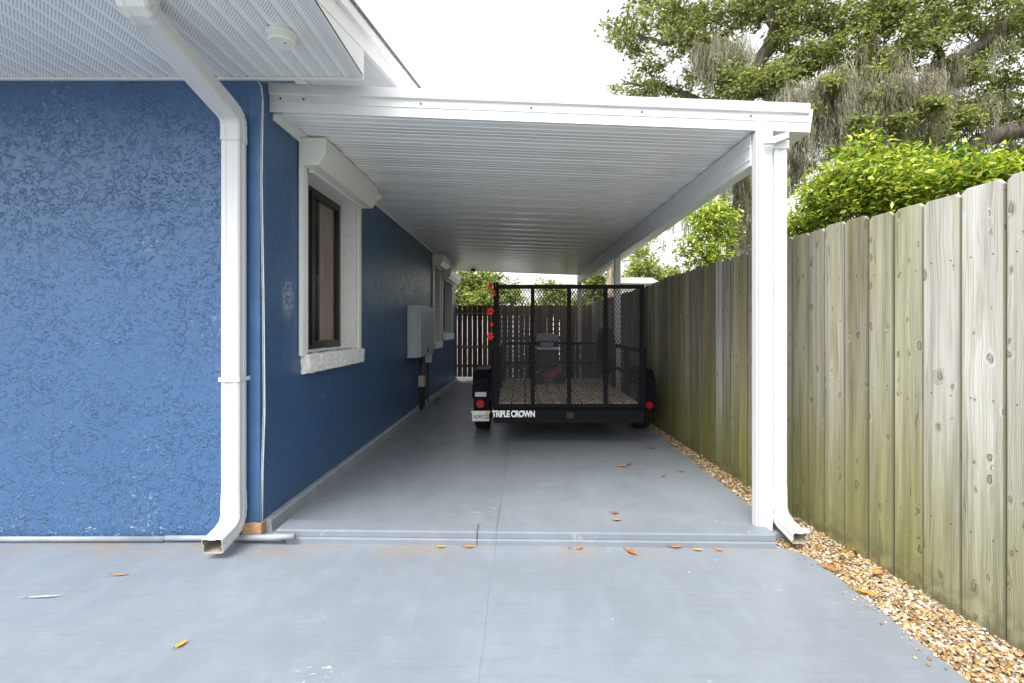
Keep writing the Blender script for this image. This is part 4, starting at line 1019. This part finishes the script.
# ------------------------------------------------------------------ neighbours beyond the gate
nh=empty('neighbour_house',(.2,21,0),label='white neighbouring house with low pale roof seen over the dark back fence',cat='house')
def bx(name,px0,px1,py0,py1,Y,dep,mat,par,z0=None):
    x0,_,z1=P(px0,py0,Y); x1=P(px1,py0,Y)[0]; zb=P(px0,py1,Y)[2] if z0 is None else z0
    return MB().box(x0,x1,Y,Y+dep,zb,z1).build(name,mat,par)
bx('wall',514,570,284,0,21.6,5,M['wall_white'],nh,0)
g=MB(); x0,_,zt=P(509,284,21.2); x1=P(576,284,21.2)[0]; zm=P(540,268,21.2)[2]
g.prism([(x0,zt),(x1,zt),((x0+x1)/2,zm)],lambda u,v,s:(u,s,v),21.3,27); g.build('roof',M['roof_white'],nh)
g=MB(); a=P(498,306,20.4); b=P(532,296,20.4)
g.prism([(a[0],a[2]),(b[0],a[2]),(b[0],b[2]),(a[0]+.25,a[2]+.10)],lambda u,v,s:(u,s,v),20.2,21.5); g.build('porch_roof',M['roof_white'],nh)
g=MB(); g.box(P(518,290,21.5)[0],P(530,290,21.5)[0],21.55,21.59,P(520,304,21.5)[2],P(520,301,21.5)[2]); g.build('window',M['bronze'],nh)
g=MB(); g.box(P(500,306,20.6)[0],P(530,306,20.6)[0],20.7,21.5,0,a[2]); g.build('porch_wall',M['wall_white'],nh)
sh=empty('shed',(3.6,14.2,0),label='white flat-topped shed behind the far end of the side fence',cat='shed')
x0,_,zt=P(613,284,14.2); x1=P(656,284,14.2)[0]
MB().box(x0,x1,14.2,16.4,0,zt).build('wall',M['wall_white'],sh)
g=MB(); g.prism([(x0-.15,zt),(x1+.12,zt),(x1-.15,zt+.17),(x0+.0,zt+.17)],lambda u,v,s:(u,s,v),14.05,16.5); g.build('roof',M['roof_white'],sh,bevel=.01)
up=empty('utility_pole',(7.2,30,0),label='thin utility pole with wires against the white sky beyond the fence',cat='utility pole')
q=P(639,240,30); t=MB(); t.tube([(q[0],30,-.1),(q[0],30,q[2])],[.14,.10],8); t.build('pole',M['pole'],up)
for py in (246,252):
    t=MB()
    a=np.array(P(600,py-1,30)); b=np.array(P(760,py+2,29)); t.tube([a+(b-a)*i/8-np.array((0,0,.25*math.sin(math.pi*i/8))) for i in range(9)],.018,5); t.build('wire',M['wire'],up)
for c in up.children: pass

# ------------------------------------------------------------------ gravel strip and fallen leaves
def ico(): 
    t=(1+5**.5)/2; v=np.array([(-1,t,0),(1,t,0),(-1,-t,0),(1,-t,0),(0,-1,t),(0,1,t),(0,-1,-t),(0,1,-t),(t,0,-1),(t,0,1),(-t,0,-1),(-t,0,1)])/math.sqrt(1+t*t)
    f=np.array([(0,11,5),(0,5,1),(0,1,7),(0,7,10),(0,10,11),(1,5,9),(5,11,4),(11,10,2),(10,7,6),(7,1,8),(3,9,4),(3,4,2),(3,2,6),(3,6,8),(3,8,9),(4,9,5),(2,4,11),(6,2,10),(8,6,7),(9,8,1)])
    # one subdivision
    vs=list(map(tuple,v)); cache={}; nf=[]
    def m(a,b):
        k=(min(a,b),max(a,b))
        if k not in cache:
            q=np.array(vs[a])+np.array(vs[b]); q/=np.linalg.norm(q); cache[k]=len(vs); vs.append(tuple(q))
        return cache[k]
    for a,b,c in f:
        x,y,z=m(a,b),m(b,c),m(c,a); nf+=[(a,x,z),(b,y,x),(c,z,y),(x,y,z)]
    return np.array(vs),np.array(nf)
iv,ifc=ico()
pts=[]
def strip(y0,y1,n,s0,s1):
    for _ in range(n):
        y=random.uniform(y0,y1); xl_=1.56 if y<2.62 else (1.45 if y<2.86 else 1.535); xr_=fx(max(y,.35))+.01
        x=random.uniform(xl_-.012,xr_); s=.85*random.uniform(s0,s1)*(random.random()**1.2*.9+.5); pts.append((x,y,s))
random.seed(4)
strip(1.2,2.4,8000,.0042,.0115); strip(2.4,3.6,6000,.0048,.012); strip(3.6,6.5,4200,.007,.014); strip(6.5,11,900,.012,.02)
for _ in range(34):
    yy_=random.uniform(1.3,2.6); pts.append((1.56-abs(random.gauss(0,.05)),yy_,random.uniform(.003,.007)))
NS=len(pts)
for _ in range(60): pts.append((random.uniform(1.40,1.50),random.uniform(2.70,2.86),random.uniform(.005,.010)))
n=len(pts); V=np.zeros((n,len(iv),3)); PAL=np.array([(.42,.27,.11),(.50,.38,.22),(.56,.48,.36),(.33,.19,.075),(.56,.54,.50),(.22,.13,.065),(.44,.28,.11),(.30,.26,.21)])
cols=np.zeros((n,3))
for i,(x,y,s) in enumerate(pts):
    a=random.uniform(0,6.28); sc_=np.array((s*random.uniform(.8,1.5),s*random.uniform(.7,1.1),s*random.uniform(.35,.7)))
    q=iv*sc_*(1+RNG.normal(size=(len(iv),1))*.10); tl=random.gauss(0,.25)
    q=np.stack([q[:,0],q[:,1]*math.cos(tl)-q[:,2]*math.sin(tl),q[:,1]*math.sin(tl)+q[:,2]*math.cos(tl)],1)
    V[i]=np.stack([q[:,0]*math.cos(a)-q[:,1]*math.sin(a)+x,q[:,0]*math.sin(a)+q[:,1]*math.cos(a)+y,q[:,2]+(.004 if NS-34<=i<NS else -.030+random.random()*.022)],1)
    cols[i]=.8*PAL[RNG.choice(8,p=[.17,.18,.14,.13,.11,.12,.10,.05])]*random.uniform(.8,1.2)
Fq=(ifc[None]+(np.arange(n)*len(iv))[:,None,None]).reshape(-1,3)
me=np_mesh('gravel',V.reshape(-1,3),Fq,np.repeat(np.clip(cols,0,.85),len(iv),0)); me.polygons.foreach_set('use_smooth',[True]*len(me.polygons))
link('gravel',me,M['pebble'],kind='stuff')

def leaf(px,py,z,L,ang,label,c=(.52,.20,.04),group='fallen leaves on the paving',curl=.3,wr=.42,nm='fallen_leaf'):
    x,y,_=G(px,py,z); N=7; vs=[]
    d=np.array((math.cos(ang),math.sin(ang),0)); s=np.array((-d[1],d[0],0))
    prof=[0,.55,.9,1,.85,.5,.05]
    for i in range(N):
        t=i/(N-1)-.5; w=L*wr*.5*prof[i]
        lift=.004+curl*L*(t*t)*1.2
        for j in (-1,-.5,0,.5,1):
            p=np.array((0,0,lift+abs(j)*w*.45+.0))+d*t*L+s*j*w; vs.append(tuple(p+np.array((x,y,z))))
    mb=MB(); mb.v=vs; mb.f=[(i*5+j,i*5+j+1,i*5+j+6,i*5+j+5) for i in range(N-1) for j in range(4)]
    mb.c=[tuple(np.array(c)*random.uniform(.75,1.2))+(1,) for _ in vs]
    # stalk
    k=len(mb.v); mb.cur=(c[0]*.5,c[1]*.6,c[2],1); mb.tube([np.array((x,y,z+.005+curl*L*.3))-d*L*.48,np.array((x,y,z+.006+curl*L*.2))-d*L*.72],[.0016,.001],5)
    # origin at the leaf
    mb.v=[(a-x,b-y,q-z) for a,b,q in mb.v]
    o=mb.build(nm,M['dry'],smooth=True,label=label,cat='leaf',group=group); o.location=(x,y,z+.0015)
    sd=o.modifiers.new('s','SOLIDIFY'); sd.thickness=.0009
O1=(.56,.21,.035);O2=(.38,.12,.03);O3=(.66,.32,.07);O4=(.24,.09,.035)
random.seed(2)
leaf(181,646,0,.052,1.2,'yellow-orange leaf with dark base alone on the near driveway',(.70,.36,.03))
leaf(120,576,0,.085,.15,'thin curled brown and orange sliver on the driveway before the wall',(.40,.20,.06),wr=.16)
leaf(45,598,0,.15,.12,'pale thin curled leaf blade on the driveway near the left edge',(.52,.48,.40),wr=.08,curl=.1)
leaf(441,548,0,.055,.1,'pale orange leaf at the kerb foot, first from the house',O3)
leaf(469,548,0,.06,.0,'orange leaf at the kerb foot beside the kerb joint',O1)
leaf(580,549,0,.045,.7,'small folded orange leaf at the kerb foot, midway along',O1)
leaf(631,553,0,.085,-1.0,'largest rust leaf lying on the driveway just off the kerb',(.48,.16,.03),curl=.15)
leaf(676,548,0,.07,.05,'long flat orange leaf against the kerb foot right of centre',O1)
leaf(698,551,0,.055,-.2,'second orange leaf from the carport post along the kerb foot',O3)
leaf(719,551,0,.045,-.5,'small orange leaf at the kerb foot nearest the carport post',O1)
leaf(570,549,0,.02,.4,'tiny brown crumb of leaf at the kerb foot',O4)
leaf(615,514,.03,.06,.3,'curled brown leaf on the carport floor above another leaf near the kerb',O2,curl=.6)
leaf(617,521,.03,.06,.05,'flat orange leaf on the carport floor just inside the kerb',O1)
leaf(623,467,.03,.085,-.1,'long orange leaf of the pair lying mid-floor in the carport',O1)
leaf(629,465,.03,.07,.9,'upturned red-brown leaf of the pair lying mid-floor in the carport',O2,curl=.6)
leaf(651,449,.03,.085,-.1,'red-brown leaf on the carport floor nearest the trailer corner',O2)
leaf(664,477,.03,.05,.5,'small dark leaf on the carport floor halfway to the gravel',O2,curl=.6)
leaf(681,472,.03,.055,.2,'small orange leaf on the carport floor close to the gravel edge',O1)
leaf(437,400,.03,.16,.1,'dark red-brown leaf on the shaded floor by the house wall',O4)
leaf(436,404,.03,.10,.8,'blackish crumpled leaf on the shaded floor by the house wall',(.06,.03,.02),curl=.5)
GG='fallen leaves on the gravel'
leaf(831,570,0,.09,-.6,'rust-brown leaf on the driveway edge touching the gravel',(.42,.15,.04),GG)
leaf(877,574,.0,.075,.6,'broad orange-brown leaf lying flat on the near gravel',(.55,.25,.07),GG,wr=.6)
leaf(855,551,.0,.06,1.1,'orange leaf leaning against the fence foot on gravel',O1,GG,curl=.6)
leaf(843,556,.0,.05,.2,'small orange leaf on gravel beside the leaning leaf',O3,GG)
leaf(866,594,0,.10,-.65,'narrow orange leaf along the driveway edge by the gravel',(.62,.26,.03),GG,wr=.28)
leaf(722,480,-.01,.05,.5,'small rust leaf on gravel beyond the carport post',O2,GG)
sto=MB(); sx,sy,_=G(805,535,-.02)
sto.add([tuple(p*np.array((.035,.03,.024))) for p in iv],[tuple(f) for f in ifc]); so=sto.build('stone',simple('grey_stone',(.36,.38,.42),.7),smooth=True,label='round grey stone beside the mouth of the carport downspout',cat='stone'); so.location=(sx,sy,.0)

# ------------------------------------------------------------------ camera, light
cam=bpy.data.cameras.new('camera'); co=bpy.data.objects.new('camera',cam); COL.objects.link(co); scene.camera=co
co.location=(0,0,CZ); co.rotation_euler=(R(90),0,0)
cam.sensor_width=36; cam.lens=F/1024*36; cam.shift_x=-(CX-512)/1024; cam.shift_y=-(341.5-CY)/1024
cam.clip_start=.05; cam.clip_end=1500

W=bpy.data.worlds.new('World'); scene.world=W; W.use_nodes=True; nt=W.node_tree
sky=nt.nodes.new('ShaderNodeTexSky'); sky.sky_type='NISHITA'; sky.sun_disc=False
EL,AZ=R(58),R(212)
sky.sun_elevation=EL; sky.sun_rotation=AZ; sky.air_density=1.0; sky.dust_density=4.0; sky.ozone_density=1.0
hs=nt.nodes.new('ShaderNodeHueSaturation'); hs.inputs['Saturation'].default_value=.10; hs.inputs['Value'].default_value=1.2
nt.links.new(sky.outputs[0],hs.inputs['Color']); nt.links.new(hs.outputs[0],nt.nodes['Background'].inputs['Color'])
nt.nodes['Background'].inputs['Strength'].default_value=.15
sl=bpy.data.lights.new('sun','SUN'); so=bpy.data.objects.new('sun',sl); COL.objects.link(so)
sl.energy=1.35; sl.angle=R(40); sl.color=(1,.985,.965)
d=np.array((math.sin(AZ)*math.cos(EL),math.cos(AZ)*math.cos(EL),math.sin(EL)))
from mathutils import Vector
so.rotation_euler=Vector(-d).to_track_quat('-Z','Y').to_euler(); so.location=(0,-5,12)
vs_=scene.view_settings; vs_.view_transform='Standard'; vs_.look='None'; vs_.gamma=1; vs_.exposure=1.28; vs_.use_curve_mapping=False
scene.cycles.max_bounces=10; scene.cycles.diffuse_bounces=6; scene.cycles.transparent_max_bounces=12
